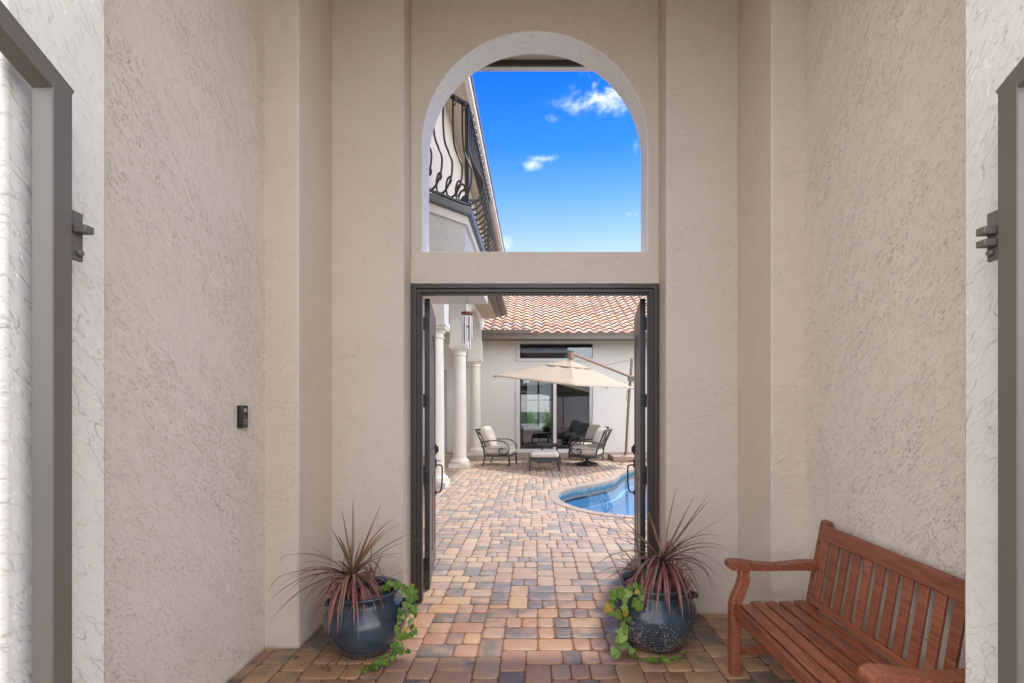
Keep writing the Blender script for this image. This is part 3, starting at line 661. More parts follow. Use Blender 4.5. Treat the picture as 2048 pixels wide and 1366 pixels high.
# ================================================================== GATES
def gate(sgn, label):
    ox = sgn * 1.237
    g = thing('iron_gate', label, 'gate', (ox, 1.17, 0))
    f = MB(); w = .054
    f.box(-w / 2, w / 2, -.025, .025, .05, 2.36)
    f.bar((0, .020, 2.342), (0, -.25, 2.49), w - .001, w)
    arch = [(0, -.24, 2.485), (0, -.45, 2.60), (0, -.7, 2.68), (0, -1.0, 2.72), (0, -1.2, 2.73)]
    for a, b_ in zip(arch, arch[1:]): f.bar(a, b_, w - .002, w)
    f.box(-w / 2, w / 2, -1.22, -1.17, .05, 2.72); f.box(-w / 2 + .001, w / 2 - .001, -1.19, -.02, .12, .17); 
    f.build('frame', M['gate'], g, bevel=.003)
    for k in range(8):
        y = -.24 - k * .12
        MB().box(-.009, .009, y - .009, y + .009, .16, 2.45 + min(.2, k * .045)).build('picket', M['gate'], g)
    s2 = -sgn
    for z in (2.0 if False else 1.99, .45):
        h = MB(); x0, x1 = sorted((s2 * .010, s2 * .020))
        h.box(x0 , x1, .0255, .060, z - .065, z + .065)
        hz = z + (.004 if sgn < 0 else .0)
        h.box(*sorted((s2 * .02, s2 * .055)), .030, .055, hz + .002, hz + .022)
        if sgn > 0: h.box(*sorted((s2 * .02, s2 * .055)), .030, .055, hz - .030, hz - .012)
        h.tube([(s2 * .021, .045, z - .045), (s2 * .032, .045, z - .045)], .008, 10)
        h.build('hinge', M['gate'], g, bevel=.002)
    return g
gate(-1, 'brown metal gate swung open against the cream pier on the side of the black doorbell')
gate(1, 'brown metal gate swung open against the cream pier on the side of the wooden bench')

# ================================================================== DOORBELL
db = thing('video_doorbell', 'small black video doorbell mounted on the stucco side wall', 'doorbell', (-1.725, 2.67, 1.485))
MB().box(.0, .030, -.031, .031, -.066, .066).build('body', M['black'], db, bevel=.006)
MB().box(.030, .0325, -.022, .022, -.058, .006).build('face_plate', plain('plate', (.05, .05, .055), .35), db, bevel=.001)
bt = MB(); bt.tube([(.0325, .013 * math.cos(t), -.030 + .013 * math.sin(t)) for t in [2 * math.pi * k / 20 for k in range(21)]], .0016, 6); bt.build('button_ring', M['ring'], db, smooth=True)
MB().box(.030, .032, -.013, .013, .028, .048).build('camera_lens', M['ring'], db)

# ================================================================== LEFT HOUSE
HO = (-2.6, 9.0, 0)
hs = thing('arcade_house', 'two-storey white stucco house with column arcade and iron railed balcony', 'house', HO)
WH = M['stucco_out']
colY = (9.11, 12.07, 15.25); colX = -1.99
for cy in colY:
    o_ = (HO[0], HO[1], 0)
    sh = MB(); sh.lathe([(.176, .24), (.178, .6), (.176, 1.4), (.168, 2.3), (.158, 2.93)], (colX, cy, 0), 40)
    col = sh.build('column', M['travertine'], hs, o_, smooth='auto')
    b_ = MB(); b_.box(colX - .25, colX + .25, cy - .25, cy + .25, 0, .10); b_.lathe([(.235, .10), (.25, .12), (.255, .145), (.248, .175), (.215, .195), (.205, .21), (.19, .24), (.17, .245)], (colX, cy, 0), 40)
    b_.build('base', M['travertine'], col, o_, smooth='auto')
    c_ = MB(); c_.lathe([(.155, 2.93), (.18, 2.935), (.185, 2.95), (.175, 2.97), (.165, 2.98), (.165, 3.02), (.19, 3.05), (.22, 3.10)], (colX, cy, 0), 40)
    c_.box(colX - .235, colX + .235, cy - .235, cy + .235, 3.10, 3.155); c_.box(colX - .248, colX + .248, cy - .248, cy + .248, 3.156, 3.20)
    c_.build('capital', M['travertine'], col, o_, smooth='auto')
def P2(*a): return list(a)
prof = []
bh = .23; SPR, RISE, ATOP = 3.75, .72, 4.56
def archpts(ya, yb, n=24):
    c = (ya + yb) / 2; r = (yb - ya) / 2
    return [(c - r * math.cos(math.pi * k / n), SPR + RISE * math.sin(math.pi * k / n)) for k in range(n + 1)]
prof = [(colY[0] - bh, 3.2), (colY[0] + bh, 3.2)] + archpts(colY[0] + bh, colY[1] - bh) + [(colY[1] - bh, 3.2), (colY[1] + bh, 3.2)] + archpts(colY[1] + bh, colY[2] - bh) + [(colY[2] - bh, 3.2), (colY[2] + bh, 3.2), (colY[2] + bh, SPR)] \
    + [(16.0, SPR + .2), (16.0, ATOP), (colY[0] - bh, ATOP)]
MB().prism([prof], -2.21, -1.765, 'x').build('arcade_wall', WH, hs, HO)
MB().box(-3.6, -2.212, colY[0] - bh + .001, colY[0] + bh, 3.75, 4.559).build('cross_beam', WH, hs, HO)
MB().box(-3.6, -2.211, 9.3, 16, 4.50, 4.558).build('arcade_ceiling', M['ceiling'], hs, HO)
MB().box(-3.85, -3.6, 3.812, 16, 0, 6.3).build('wall', WH, hs, HO)
# lower eave along the arcade
MB().box(-1.762, -1.30, 9.25, 15.35, 4.562, 4.60).build('soffit', M['ceiling'], hs, HO)
gt = MB(); gt.box(-1.30, -1.10, 9.25, 15.30, 4.60, 4.78); gt.box(-1.098, -.92, 9.25, 15.30, 4.66, 4.80); gt.build('gutter', M['gutter'], hs, HO, bevel=.01)
# upper storey
uw = MB(); uw.box(-3.6, -1.4, 6.93, 14.2, 4.85, 6.3); uw.box(-3.6, -1.4, 5.2, 6.93, 3.6, 6.3); uw.build('upper_wall', plain('upper_wall_paint', (.62, .53, .45), .8, bump=.3, bscale=30), hs, HO)
es = MB(); es.box(-3.9, -1.02, 3.9, 14.2, 6.30, 6.36); so = es.build('eave', M['ceiling'], hs, HO)
MB().box(-1.018, -.945, 3.9, 14.25, 6.25, 6.42).build('eave_gutter', M['trim'], so, HO)
MB().box(-.943, -.925, 3.9, 14.25, 6.36, 6.45).build('eave_edge', M['gutter'], so, HO)
# balcony
K = Vector((-.72, 4.70))
def balc(off):
    o2 = off * (math.sqrt(2) - 1)
    return [(-.72 + off, 4.70 - o2), (-.72 + off, 6.92 + off * .6), (-3.6, 6.92 + off * .6), (-3.6, 3.815), (-1.605 + off * 1.414, 3.815)]
bal = MB().prism([balc(0)], 3.13, 3.42, 'z').build('balcony', M['stucco_balcony'], hs, HO)
MB().prism([balc(.03)], 3.421, 3.505, 'z').build('trim', M['trim'], bal, HO)
MB().prism([balc(.075)], 3.506, 3.588, 'z').build('cap', M['cap'], bal, HO, bevel=.01)
MB().prism([balc(-.0)], 3.121, 3.129, 'z').build('soffit', M['travertine'], bal, HO)
MB().prism([[(-.722, 4.702), (-.722, 4.90), (-3.6, 4.90), (-3.6, 3.816), (-1.606, 3.816)]], 2.80, 3.1205, 'z').build('corbel', M['stucco_balcony'], bal, HO)
rail = MB()
A0, A1, A2, A3 = Vector((-1.52, 3.88, 0)), Vector((-.70, 4.70, 0)), Vector((-.70, 6.86, 0)), Vector((-1.40, 6.86, 0))
ZB, ZT = 3.63, 4.66
for a, b_ in ((A0, A1), (A1, A2), (A2, A3)):
    rail.bar(a + Vector((0, 0, ZT)), b_ + Vector((0, 0, ZT)), .055, .022); rail.bar(a + Vector((0, 0, ZB)), b_ + Vector((0, 0, ZB)), .04, .018)
for p in (A1, A2):
    rail.bar(p + Vector((0, 0, 3.588)), p + Vector((0, 0, ZT)), .04, .04, up=(0, 1, 0))
rl = rail.build('railing', M['iron'], hs, HO)
bprof = [(0, 1.03), (0, .84), (.004, .68), (.03, .52), (.10, .38), (.155, .27), (.14, .14), (.07, .055), (-.02, .03), (-.095, .075), (-.12, .16), (-.095, .235), (-.05, .245), (-.03, .205), (-.055, .175)]
bm_ = MB(); bm_.tube([(p.x, 0, p.z) for p in bez([(x, 0, z) for x, z in bprof], 4)], .0090, 6, sx=1.35)
bm_.tube([(.028 * math.cos(t) + .03, 0, .965 + .028 * math.sin(t)) for t in [2 * math.pi * k / 14 for k in range(15)]], .006, 5)
first = None
def balu(p, ang):
    global first
    if first is None:
        first = bm_.build('baluster', M['iron'], rl, smooth=True); o = first
    else:
        o = first.copy(); C.objects.link(o); o.parent = rl
    o.location = (p.x - HO[0], p.y - HO[1], ZB); o.rotation_euler = (0, 0, ang)
for a, b_, ang, cnt in ((A0, A1, R(-45), 10), (A1, A2, 0, 16), (A2, A3, R(90), 6)):
    for k in range(cnt): balu(a.lerp(b_, (k + .5) / cnt), ang)

# ================================================================== BACK HOUSE
BO = (1.0, 16.0, 0)
bh_ = thing('pool_house', 'single-storey white stucco house wing with barrel tile roof and sliding glass door', 'house', BO)
SX0, SX1, SZ1 = -.61, 2.11, 2.70
TX0, TX1, TZ0, TZ1 = -.57, 2.06, 3.27, 3.86
DX0, DX1 = -4.2, -3.58
outer = [(-5, -.05), (9, -.05), (9, 4.3), (-5, 4.3)]
h1 = [(SX0, .02), (SX1, .02), (SX1, SZ1), (SX0, SZ1)]; h2 = [(TX0, TZ0), (TX1, TZ0), (TX1, TZ1), (TX0, TZ1)]
MB().prism([outer, h1, h2], 16.0, 16.25, 'y').build('wall', WH, bh_, BO)
def rectframe(x0, x1, z0, z1, y0, y1, w, mb=None):
    mb = mb or MB(); mb.box(x0, x0 + w, y0, y1, z0, z1); mb.box(x1 - w, x1, y0, y1, z0, z1); mb.box(x0 + w, x1 - w, y0 + .001, y1 - .001, z0, z0 + w); mb.box(x0 + w, x1 - w, y0 + .001, y1 - .001, z1 - w, z1); return mb
wf = rectframe(TX0 - .06, TX1 + .06, TZ0 - .07, TZ1 + .06, 15.96, 16.04, .10).build('window', M['vinyl'], bh_, BO)
MB().box(TX0, TX1, 16.05, 16.056, TZ0, TZ1).build('pane', M['glass'], wf, BO)
sf = rectframe(SX0 - .05, SX1 + .05, .0, SZ1 + .05, 15.97, 16.12, .13)
sf.box(.64, .75, 16.0, 16.09, .07, SZ1); sf.box(SX1 - .19, SX1 - .05, 16.03, 16.10, .07, SZ1)
sf.box(SX0 - .05, SX1 + .05, 15.93, 15.984, 0, .05)
sfo = sf.build('sliding_door', M['vinyl'], bh_, BO)
rectframe(SX0 + .05, .64, .075, SZ1 - .05, 16.05, 16.10, .07).build('screen_frame', plain('slider_dark_frame', (.06, .06, .062), .4), sfo, BO)
MB().box(SX0 + .1, .64, 16.075, 16.081, .12, SZ1 - .08).build('pane', M['glass'], sfo, BO)
MB().box(.75, SX1 - .19, 16.06, 16.066, .075, SZ1 - .04).build('pane', M['glass'], sfo, BO)
MB().box(SX1 - .11, SX1 - .09, 15.95, 16.03, .95, 1.2).build('handle', M['vinyl'], sfo, BO)
# room behind the glass with a far window
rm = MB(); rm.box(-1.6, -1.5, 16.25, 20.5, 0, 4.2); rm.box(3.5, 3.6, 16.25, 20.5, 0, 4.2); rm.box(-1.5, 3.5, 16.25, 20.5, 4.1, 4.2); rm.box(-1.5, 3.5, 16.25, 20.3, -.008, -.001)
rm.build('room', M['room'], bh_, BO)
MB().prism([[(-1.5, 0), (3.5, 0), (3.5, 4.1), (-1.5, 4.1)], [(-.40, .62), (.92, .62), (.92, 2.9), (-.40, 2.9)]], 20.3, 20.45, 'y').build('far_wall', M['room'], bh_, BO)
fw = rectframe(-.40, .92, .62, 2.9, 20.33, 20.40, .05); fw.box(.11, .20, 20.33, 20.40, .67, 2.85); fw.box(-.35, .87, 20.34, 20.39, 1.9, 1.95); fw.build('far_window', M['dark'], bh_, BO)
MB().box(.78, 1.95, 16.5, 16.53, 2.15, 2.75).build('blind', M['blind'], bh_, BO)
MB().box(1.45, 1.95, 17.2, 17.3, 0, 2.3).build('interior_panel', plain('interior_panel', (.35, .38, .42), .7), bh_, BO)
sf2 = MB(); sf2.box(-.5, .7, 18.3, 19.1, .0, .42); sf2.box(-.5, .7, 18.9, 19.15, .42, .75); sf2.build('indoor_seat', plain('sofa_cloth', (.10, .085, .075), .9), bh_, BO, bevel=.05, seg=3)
# side door in the wall seen past the columns
sd_ = rectframe(DX0, DX1 + .5, 0, 2.9, 15.955, 16.0, .09); sd_.box(DX0 + .09, DX1 + .41, 15.985, 15.998, .02, 2.81); sd_.build('side_door', plain('side_door_paint', (.42, .42, .43), .5), bh_, BO)
# roof of S tiles
EY, EZ, PIT = 15.22, 4.06, R(28)
TW, TE = .357, .345
cols_t = [(.48, .36, .28), (.50, .33, .25), (.52, .38, .27), (.47, .29, .22), (.49, .41, .34), (.52, .36, .24), (.42, .35, .30)]
rx0, rx1 = -1.85, 8.0
nrow = 22; ncol = int((rx1 - rx0) / TW); seg_ = 10
tb = MB(); tcl = []; rr = random.Random(5)
def sprof(t):   # S profile of one tile: big roll, narrow valley
    return .052 * math.sin(math.pi * min(1, t / .62)) ** .9 if t < .62 else -.028 * math.sin(math.pi * (t - .62) / .38)
for r_ in range(nrow):
    for c_ in range(ncol):
        if r_ > 1 and rx0 + c_ * TW < -1.3 and r_ < 2: continue
        cl = rr.choice(cols_t); k_ = rr.uniform(.80, .90); cl = tuple(q * k_ for q in cl)
        dark = (.07, .045, .04) if r_ else (.36, .12, .06)
        b0 = len(tb.v); jz = rr.uniform(-.004, .004)
        for s_ in range(seg_ + 1):
            t = s_ / seg_; x = rx0 + (c_ + t) * TW; h = sprof(t) + jz
            for (u, lift) in ((r_ * TE, -.018), (r_ * TE, .030), (r_ * TE + TE + .03, -.010)):
                y = EY + u * math.cos(PIT) - (h + lift) * math.sin(PIT); z = EZ + u * math.sin(PIT) + (h + lift) * math.cos(PIT)
                tb.v.append((x, y, z))
            tcl += [dark, cl, cl]
        # duplicate lip ring so the tile end keeps its dark colour
        b1 = len(tb.v)
        for s_ in range(seg_ + 1): tb.v.append(tb.v[b0 + s_ * 3 + 1]); tcl.append(dark)
        for s_ in range(seg_):
            a = b0 + s_ * 3; tb.f.append((a + 1, a + 4, a + 5, a + 2)); tb.f.append((a, a + 3, b1 + s_ + 1, b1 + s_))
rf = tb.build('roof', M['tile'], bh_, BO, smooth=False, normals=False); set_pc(rf, tcl)
rb = MB(); L_ = nrow * TE
rb.add([(rx0 - .05, EY - .02, EZ - .16), (8, EY - .02, EZ - .16), (8, EY - .02, EZ - .06), (rx0 - .05, EY - .02, EZ - .06), (rx0 - .05, EY + L_ * math.cos(PIT), EZ + L_ * math.sin(PIT) - .06), (8, EY + L_ * math.cos(PIT), EZ + L_ * math.sin(PIT) - .06),
        (rx0 - .05, EY + L_ * math.cos(PIT), EZ - .16), (8, EY + L_ * math.cos(PIT), EZ - .16)], [(0, 1, 2, 3), (3, 2, 5, 4), (0, 3, 4, 6), (1, 7, 5, 2), (4, 5, 7, 6), (0, 6, 7, 1)])
rb.build('roof_deck', M['ceiling'], bh_, BO)
gm = MB(); gm.prism([[(15.10, 3.85), (15.20, 3.80), (15.205, 3.80), (15.205, 4.06), (15.08, 4.06), (15.08, 4.02), (15.095, 4.0), (15.10, 3.94)]], rx0 - .06, 8.0, 'x'); gu = gm.build('gutter', M['gutter'], bh_, BO)
MB().box(rx0 - .03, rx0 + 1.72, 15.06, 15.075, 4.02, 4.15).build('splash_guard', M['gutter'], gu, BO)
rk = MB(); rk.tube([(rx0 - .02, EY + u * math.cos(PIT), EZ + u * math.sin(PIT) + .03) for u in (0, .5, 1.0)], .10, 12); rk.build('rake_tile', plain('rake_tile', (.6, .36, .28), .75), bh_, BO, smooth=True)

# garden wall and shrubs beyond the far window
gw = MB().box(-4, 5, 24.5, 24.7, 0, 4.2).build('garden_wall', plain('garden_wall_paint', (.55, .56, .56), .8), None); tag(gw, 'pale garden wall seen through the glass door beyond the room', 'wall')
def leafblob(mb, cols, n, cfun, size, rng):
    for _ in range(n):
        c = cfun(); d = Vector((rng.gauss(0, 1), rng.gauss(0, 1), rng.gauss(.4, .6))).normalized(); u = d.orthogonal().normalized(); v = d.cross(u)
        a = rng.uniform(0, 6.28); u, v = u * math.cos(a) + v * math.sin(a), v * math.cos(a) - u * math.sin(a)
        s = size * rng.uniform(.6, 1.3); b0 = len(mb.v)
        for p in (c - u * s, c + v * s * .45, c + u * s, c - v * s * .45): mb.v.append(tuple(p))
        mb.f.append((b0, b0 + 1, b0 + 2, b0 + 3)); q = rng.random(); cols += [(q, q, q)] * 4
rs = random.Random(11)
for (sx, lab) in ((-.35, 'bright green leafy shrub outside the far window, beside the white wall edge'), (.85, 'taller bright green leafy shrub beyond the far window, near the white door post')):
    t = thing('shrub', lab, 'shrub', (sx, 22.2, 0)); mb = MB(); cl = []
    hh = 1.35 if sx < 0 else 1.6
    def cf():
        while True:
            p = Vector((rs.uniform(-1, 1), rs.uniform(-1, 1), rs.uniform(-1, 1)))
            if .35 < p.length < 1: return Vector((p.x * .55, p.y * .4, .75 + p.z * (hh - .6) * (.75 + .25 * math.sin(p.x * 7))))
    leafblob(mb, cl, 900, cf, .08, rs); o = mb.build('foliage', M['shrub'], t, normals=False); set_pc(o, cl)
    st = MB()
    for k in range(5): st.tube([(0, 0, 0), (rs.uniform(-.3, .3), rs.uniform(-.2, .2), .6), (rs.uniform(-.4, .4), rs.uniform(-.3, .3), 1.1)], [.02, .014, .006], 6)
    st.build('stem', M['chimewood'], t)

# ================================================================== UMBRELLA
um = thing('cantilever_umbrella', 'large beige cantilever umbrella with brown pole tilted over the patio chairs', 'umbrella', (2.72, 13.65, 0))
UO = (2.72, 13.65, 0)
MB().box(2.25, 3.25, 13.15, 14.15, 0, .165).build('base', M['umbbase'], um, UO, bevel=.025, seg=3)
MB().tube([(2.72, 13.65, .165), (2.78, 13.62, 1.5), (2.88, 13.55, 3.03)], .042, 12).tube([(2.72, 13.65, .165), (2.722, 13.65, .24)], .06, 12).build('pole', M['umb'], um, UO, smooth='auto')
ARM0, ARM1 = Vector((2.86, 13.45, 2.46)), Vector((1.02, 12.85, 3.10))
MB().tube([ARM0, ARM1], .038, 12).tube([ARM1 + Vector((0, 0, .03)), ARM1 + Vector((-.01, 0, -.15))], .085, 12).build('arm', M['umb'], um, UO, smooth='auto')
MB().tube([(2.875, 13.55, 3.0), ARM0.lerp(ARM1, .48) + Vector((0, 0, .02))], .013, 8).build('strut', M['umb'], um, UO)
cg = MB(); cg.box(2.76, 2.94, 13.42, 13.60, 2.36, 2.50); cg.tube([(2.92 + .06 * math.cos(t), 13.40, 2.38 + .09 * math.sin(t)) for t in [2 * math.pi * k / 16 for k in range(17)]], .012, 6)
cg.tube(bez([(2.74, 13.45, 2.1), (2.70, 13.45, 1.85), (2.75, 13.45, 1.7), (2.71, 13.45, 1.52), (2.74, 13.45, 1.5)], 5), .012, 6)
cg.build('crank', M['umb'], um, UO, smooth='auto')
apex = Vector((1.0, 12.85, 2.94))
cor = [Vector((-1.20, 12.85, 2.46)), Vector((.93, 10.80, 2.08)), Vector((2.80, 12.75, 2.10)), Vector((.75, 14.85, 2.50))]
def canopy(mb, apex, cor, n=10, sag=.05):
    for i in range(4):
        a, b_ = cor[i], cor[(i + 1) % 4]; mid = (a + b_) / 2
        for (p, q) in ((a, mid), (mid, b_)):
            b0 = len(mb.v)
            for u in range(n + 1):
                for v in range(n + 1):
                    s = u / n; t = v / n; e = p.lerp(q, t)
                    w = apex.lerp(e, s); w.z -= sag * math.sin(math.pi * s) * math.sin(math.pi * t) * .5 + .10 * s * (1 - s) * (1 - abs(2 * t - 1) * .4)
                    mb.v.append(tuple(w))
            for u in range(n):
                for v in range(n): k = b0 + u * (n + 1) + v; mb.f.append((k, k + 1, k + n + 2, k + n + 1))
    return mb
mb = canopy(MB(), apex, cor)
cn = mb.build('canopy', M['canopy'], um, UO, smooth='auto')
s_ = cn.modifiers.new('thickness', 'SOLIDIFY'); s_.thickness = .004
ctr = sum(cor, Vector()) / 4
mb = canopy(MB(), apex + Vector((0, 0, .010)), [apex.lerp(c, .33) + Vector((0, 0, -.010)) for c in cor], 5, .03)
o = mb.build('vent', M['canopy'], um, UO, smooth='auto'); s_ = o.modifiers.new('thickness', 'SOLIDIFY'); s_.thickness = .004
for c in cor + [(cor[i] + cor[(i + 1) % 4]) / 2 for i in range(4)]:
    p = [apex.lerp(c, k / 6) - Vector((0, 0, .035 + .10 * (k / 6) * (1 - k / 6))) for k in range(7)]
    MB().tube(p, .010, 6).build('rib', M['umb'], um, UO)

# ================================================================== PATIO FURNITURE
def lounge(label, swivel=False):
    """club chair, faces +X, origin on the ground at its centre"""
    t = thing('patio_armchair', label, 'armchair')
    A = M['alu']; W = .37
    fr = MB(); sz = .26
    for s in (-1, 1): fr.bar((-.34, s * W, sz), (.36, s * W, sz + .02), .035, .045)
    fr.bar((.35, -W, sz + .02), (.35, W, sz + .02), .045, .06); fr.bar((-.34, -W, sz), (-.34, W, sz), .035, .045)
    for y in (-.2, 0, .2): fr.bar((-.33, y, sz), (.34, y, sz + .01), .03, .008)
    fr.build('seat_frame', A, t, bevel=.004)
    bk = MB()
    for s in (-1, 1): bk.tube(bez([(-.34, s * W, .24), (-.38, s * W, .5), (-.52, s * W, .82), (-.60, s * W, .98)], 4), .022, 8, sx=1.0)
    bk.bar((-.59, -W, .965), (-.59, W, .965), .035, .045); bk.bar((-.40, -W, .50), (-.40, W, .50), .03, .03)
    bk.bar((-.585, -W, .95), (-.405, W, .52), .02, .035); bk.bar((-.585, W, .95), (-.405, -W, .52), .02, .035)
    for y in (-.13, .13): bk.bar((-.59, y, .96), (-.40, y, .5), .018, .02)
    bk.build('back_frame', A, t, smooth='auto')
    for s in (-1, 1):
        a = MB(); y = s * (W + .02)
        sc = [(-.44, .60), (-.34, .645), (-.15, .675), (.08, .675), (.24, .63), (.335, .53), (.345, .42), (.27, .335), (.16, .31), (.08, .345), (.06, .42), (.10, .47), (.16, .465), (.175, .43)]
        a.tube(bez([(x, y, z) for x, z in sc], 6), .016, 8, sx=1.5)
        a.build('arm', A, t, smooth='auto')
    if not swivel:
        for sx, sy in ((1, 1), (1, -1), (-1, 1), (-1, -1)):
            l = MB()
            if sx > 0: l.bar((.345, sy * W, sz), (.355, sy * W, 0), .055, .045, up=(1, 0, 0))
            else: l.tube(bez([(-.34, sy * W, sz), (-.36, sy * W, .12), (-.40, sy * W, .0)], 4), .02, 8)
            l.build('leg', A, t, bevel=.003 if sx > 0 else 0)
    else:
        p = MB(); p.lathe([(.30, 0), (.315, .015), (.315, .05), (.29, .062), (.27, .055), (.25, .03)], (0, 0, 0), 36); p.lathe([(.07, .03), (.055, .1), (.05, .17), (.12, .20), (.13, .24)], (0, 0, 0), 20)
        for k in range(4):
            an = R(45 + 90 * k); p.bar((.03 * math.cos(an), .03 * math.sin(an), .11), (.28 * math.cos(an), .28 * math.sin(an), .045), .04, .03)
        p.build('swivel_base', M['black'], t, smooth='auto')
    cu = M['cushion']
    s1 = MB().pillow((.0, 0, .375), (.74, .70, .19), .22).build('seat_cushion', cu, t, smooth=True)
    MB().pillow((.02, 0, .475), (.68, .69, .10), .3).build('seat_pad', cu, s1, smooth=True)
    bmx = Matrix.Rotation(R(-20), 3, 'Y')
    b1 = MB(); b1.pillow((-.34, 0, .76), (.19, .70, .60), .3, bmx, 24)
    b = b1.build('back_cushion', cu, t, smooth=True)
    for v in b.data.vertices:
        for by, bz in ((-.17, .84), (.17, .84), (-.17, .64), (.17, .64)):
            d2 = (v.co.y - by) ** 2 + (v.co.z - bz) ** 2
            if v.co.x > -.40: v.co.x -= .035 * math.exp(-d2 / .003)
    bt = MB()
    for by, bz, bx_ in ((-.17, .84, -.31), (.17, .84, -.31), (-.17, .64, -.245), (.17, .64, -.245)): bt.pillow((bx_, by, bz), (.02, .03, .03), .9, None, 8)
    bt.build('button', plain('button_fabric', (.12, .09, .08), .8) if 'bf' not in M else M['bf'], b, smooth=True)
    return t
c1 = lounge('cream cushioned metal armchair facing the pool side, beside the stone column'); c1.location = (-.95, 12.62, 0); c1.rotation_euler = (0, 0, R(-12))
c2 = lounge('swivel armchair on round black base with cross back, in front of the umbrella base', True); c2.location = (1.42, 12.42, 0); c2.rotation_euler = (0, 0, R(158))
c3 = copy_tree(c1); c3['label'] = 'cream armchair behind the swivel chair, against the glass door'; c3.location = (1.55, 14.0, 0); c3.rotation_euler = (0, 0, R(208))
for c in (c1, c2, c3): c['group'] = 'patio armchairs around the ottoman'
ot = thing('ottoman', 'low square ottoman with cream cushion on four dark metal legs', 'ottoman', (.235, 11.55, 0))
f = MB(); w_, d_ = .36, .30
for s in (-1, 1): f.bar((-w_, s * d_, .27), (w_, s * d_, .27), .04, .075); f.bar((s * w_, -d_, .27), (s * w_, d_, .27), .04, .074)
f.tube(bez([(-.18, -d_, .20), (-.14, -d_, .225), (0, -d_, .22), (.14, -d_, .225), (.18, -d_, .20)], 4), .008, 6)
f.build('frame', M['alu'], ot, bevel=.003)
for sx in (-1, 1):
    for sy in (-1, 1): MB().bar((sx * w_, sy * d_, .308), (sx * w_, sy * d_, 0), .05, .05, up=(0, 1, 0)).build('leg', M['alu'], ot, bevel=.003)
MB().pillow((0, 0, .385), (.72, .60, .16), .2).build('cushion', M['cushion'], ot, smooth=True)
tb_ = thing('side_table', 'small dark metal table between the armchairs, behind the ottoman', 'table', (.42, 13.1, 0))
MB().box(-.36, .36, -.3, .3, .50, .53).build('tabletop', M['alu'], tb_, bevel=.005)
MB().box(-.33, .33, -.27, .27, .46, .498).build('apron', M['alu'], tb_)
for sx in (-1, 1):
    for sy in (-1, 1): MB().tube(bez([(sx * .26, sy * .2, .46), (sx * .20, sy * .16, .38), (sx * .28, sy * .22, .2), (sx * .31, sy * .25, 0)], 4), .016, 8).build('leg', M['alu'], tb_, smooth='auto')

# wind chime under the balcony
wc = thing('wind_chime', 'silver tube wind chime with wooden disc hanging under the balcony', 'wind chime', (-.93, 6.25, 2.86))
cx_ = 0
MB().lathe([(.078, -.012), (.083, -.006), (.083, .006), (.078, .012)], (0, 0, -.02), 24).build('top_disc', M['chimewood'], wc, smooth='auto')
MB().lathe([(.034, -.007), (.036, 0), (.034, .007)], (0, 0, -.20), 20).build('striker', M['chimewood'], wc, smooth='auto')
for k in range(6):
    an = R(60 * k + 15); x, y = .062 * math.cos(an), .052 * math.sin(an); ln = .30 + .032 * k
    MB().tube([(x, y, -.06), (x, y, -.06 - ln)], .0105, 10).build('chime_tube', M['chrome'], wc, smooth='auto')
cd = MB()
for k in range(3): an = R(120 * k); cd.tube([(0, 0, .19), (.06 * math.cos(an), .06 * math.sin(an), -.01)], .0016, 4)
cd.tube([(0, 0, .262), (0, 0, .19)], .003, 5); cd.tube([(0, 0, -.01), (0, 0, -.42)], .0015, 4)
for k in range(6):
    an = R(60 * k + 15); x, y = .062 * math.cos(an), .052 * math.sin(an); cd.tube([(x, y, -.03), (x, y, -.065)], .0012, 4)
cd.build('cord', M['iron'], wc)

# ================================================================== BENCH
BX, BY0, BY1 = 1.125, 1.50, 2.67
bn = thing('garden_bench', 'red-brown wooden slatted garden bench with curved arms against the side wall', 'bench', (1.4, 2.08, 0))
QO = (1.4, 2.08, 0); Wd = M['wood']
legp = [(0, 0), (.055, 0), (.055, .36), (.068, .43), (.092, .49), (.108, .545), (.104, .608), (.05, .608), (.055, .56), (.042, .515), (.012, .45), (0, .40)]
armp = [(-.018, .632), (-.014, .618), (-.003, .609), (.012, .606), (.03, .605), (.20, .604), (.36, .606), (.50, .607), (.50, .652), (.40, .650), (.28, .636), (.17, .640), (.08, .655), (.03, .660), (.008, .659), (-.008, .652), (-.016, .643)]
def bendback(z): return 1.567 + max(0, (z - .36)) * .20
for (y, nm) in ((BY1 - .03, 0), (BY0 + .03, 1)):
    MB().prism([[(BX + a, b) for a, b in legp]], y - .027, y + .027, 'y').build('leg', Wd, bn, QO, bevel=.005)
    rp = [(1.572, 0), (1.625, 0), (1.625, .36), (1.712, .872), (1.703, .884), (1.685, .888), (1.668, .880), (1.664, .868), (1.567, .36)]
    MB().prism([rp], y - .0255, y + .0255, 'y').build('leg', Wd, bn, QO, bevel=.006)
    MB().prism([[(BX + a, b) for a, b in armp]], y - .034, y + .034, 'y').build('arm', Wd, bn, QO, bevel=.009, seg=3)
    s_ = MB(); s_.box(BX + .056, 1.571, y - .016, y + .016, .33, .395); s_.box(BX + .056, 1.571, y - .014, y + .014, .115, .160); s_.build('side_rail', Wd, bn, QO, bevel=.003)
MB().box(BX + .012, BX + .036, BY0 + .058, BY1 - .058, .345, .413).build('front_rail', Wd, bn, QO, bevel=.004)
for k in range(5):
    x0 = BX + .048 + k * .083; z = .400 - .010 * math.sin(math.pi * (k + .5) / 5)
    MB().box(x0, x0 + .066, BY0 + .005, BY1 - .005 - (.056 if k == 0 else 0), z, z + .018).build('seat_slat', Wd, bn, QO, bevel=.004)
MB().bar((1.585, BY0 + .057, .437), (1.585, BY1 - .057, .437), .030, .034, up=(.2, 0, 1)).build('back_rail', Wd, bn, QO, bevel=.004)
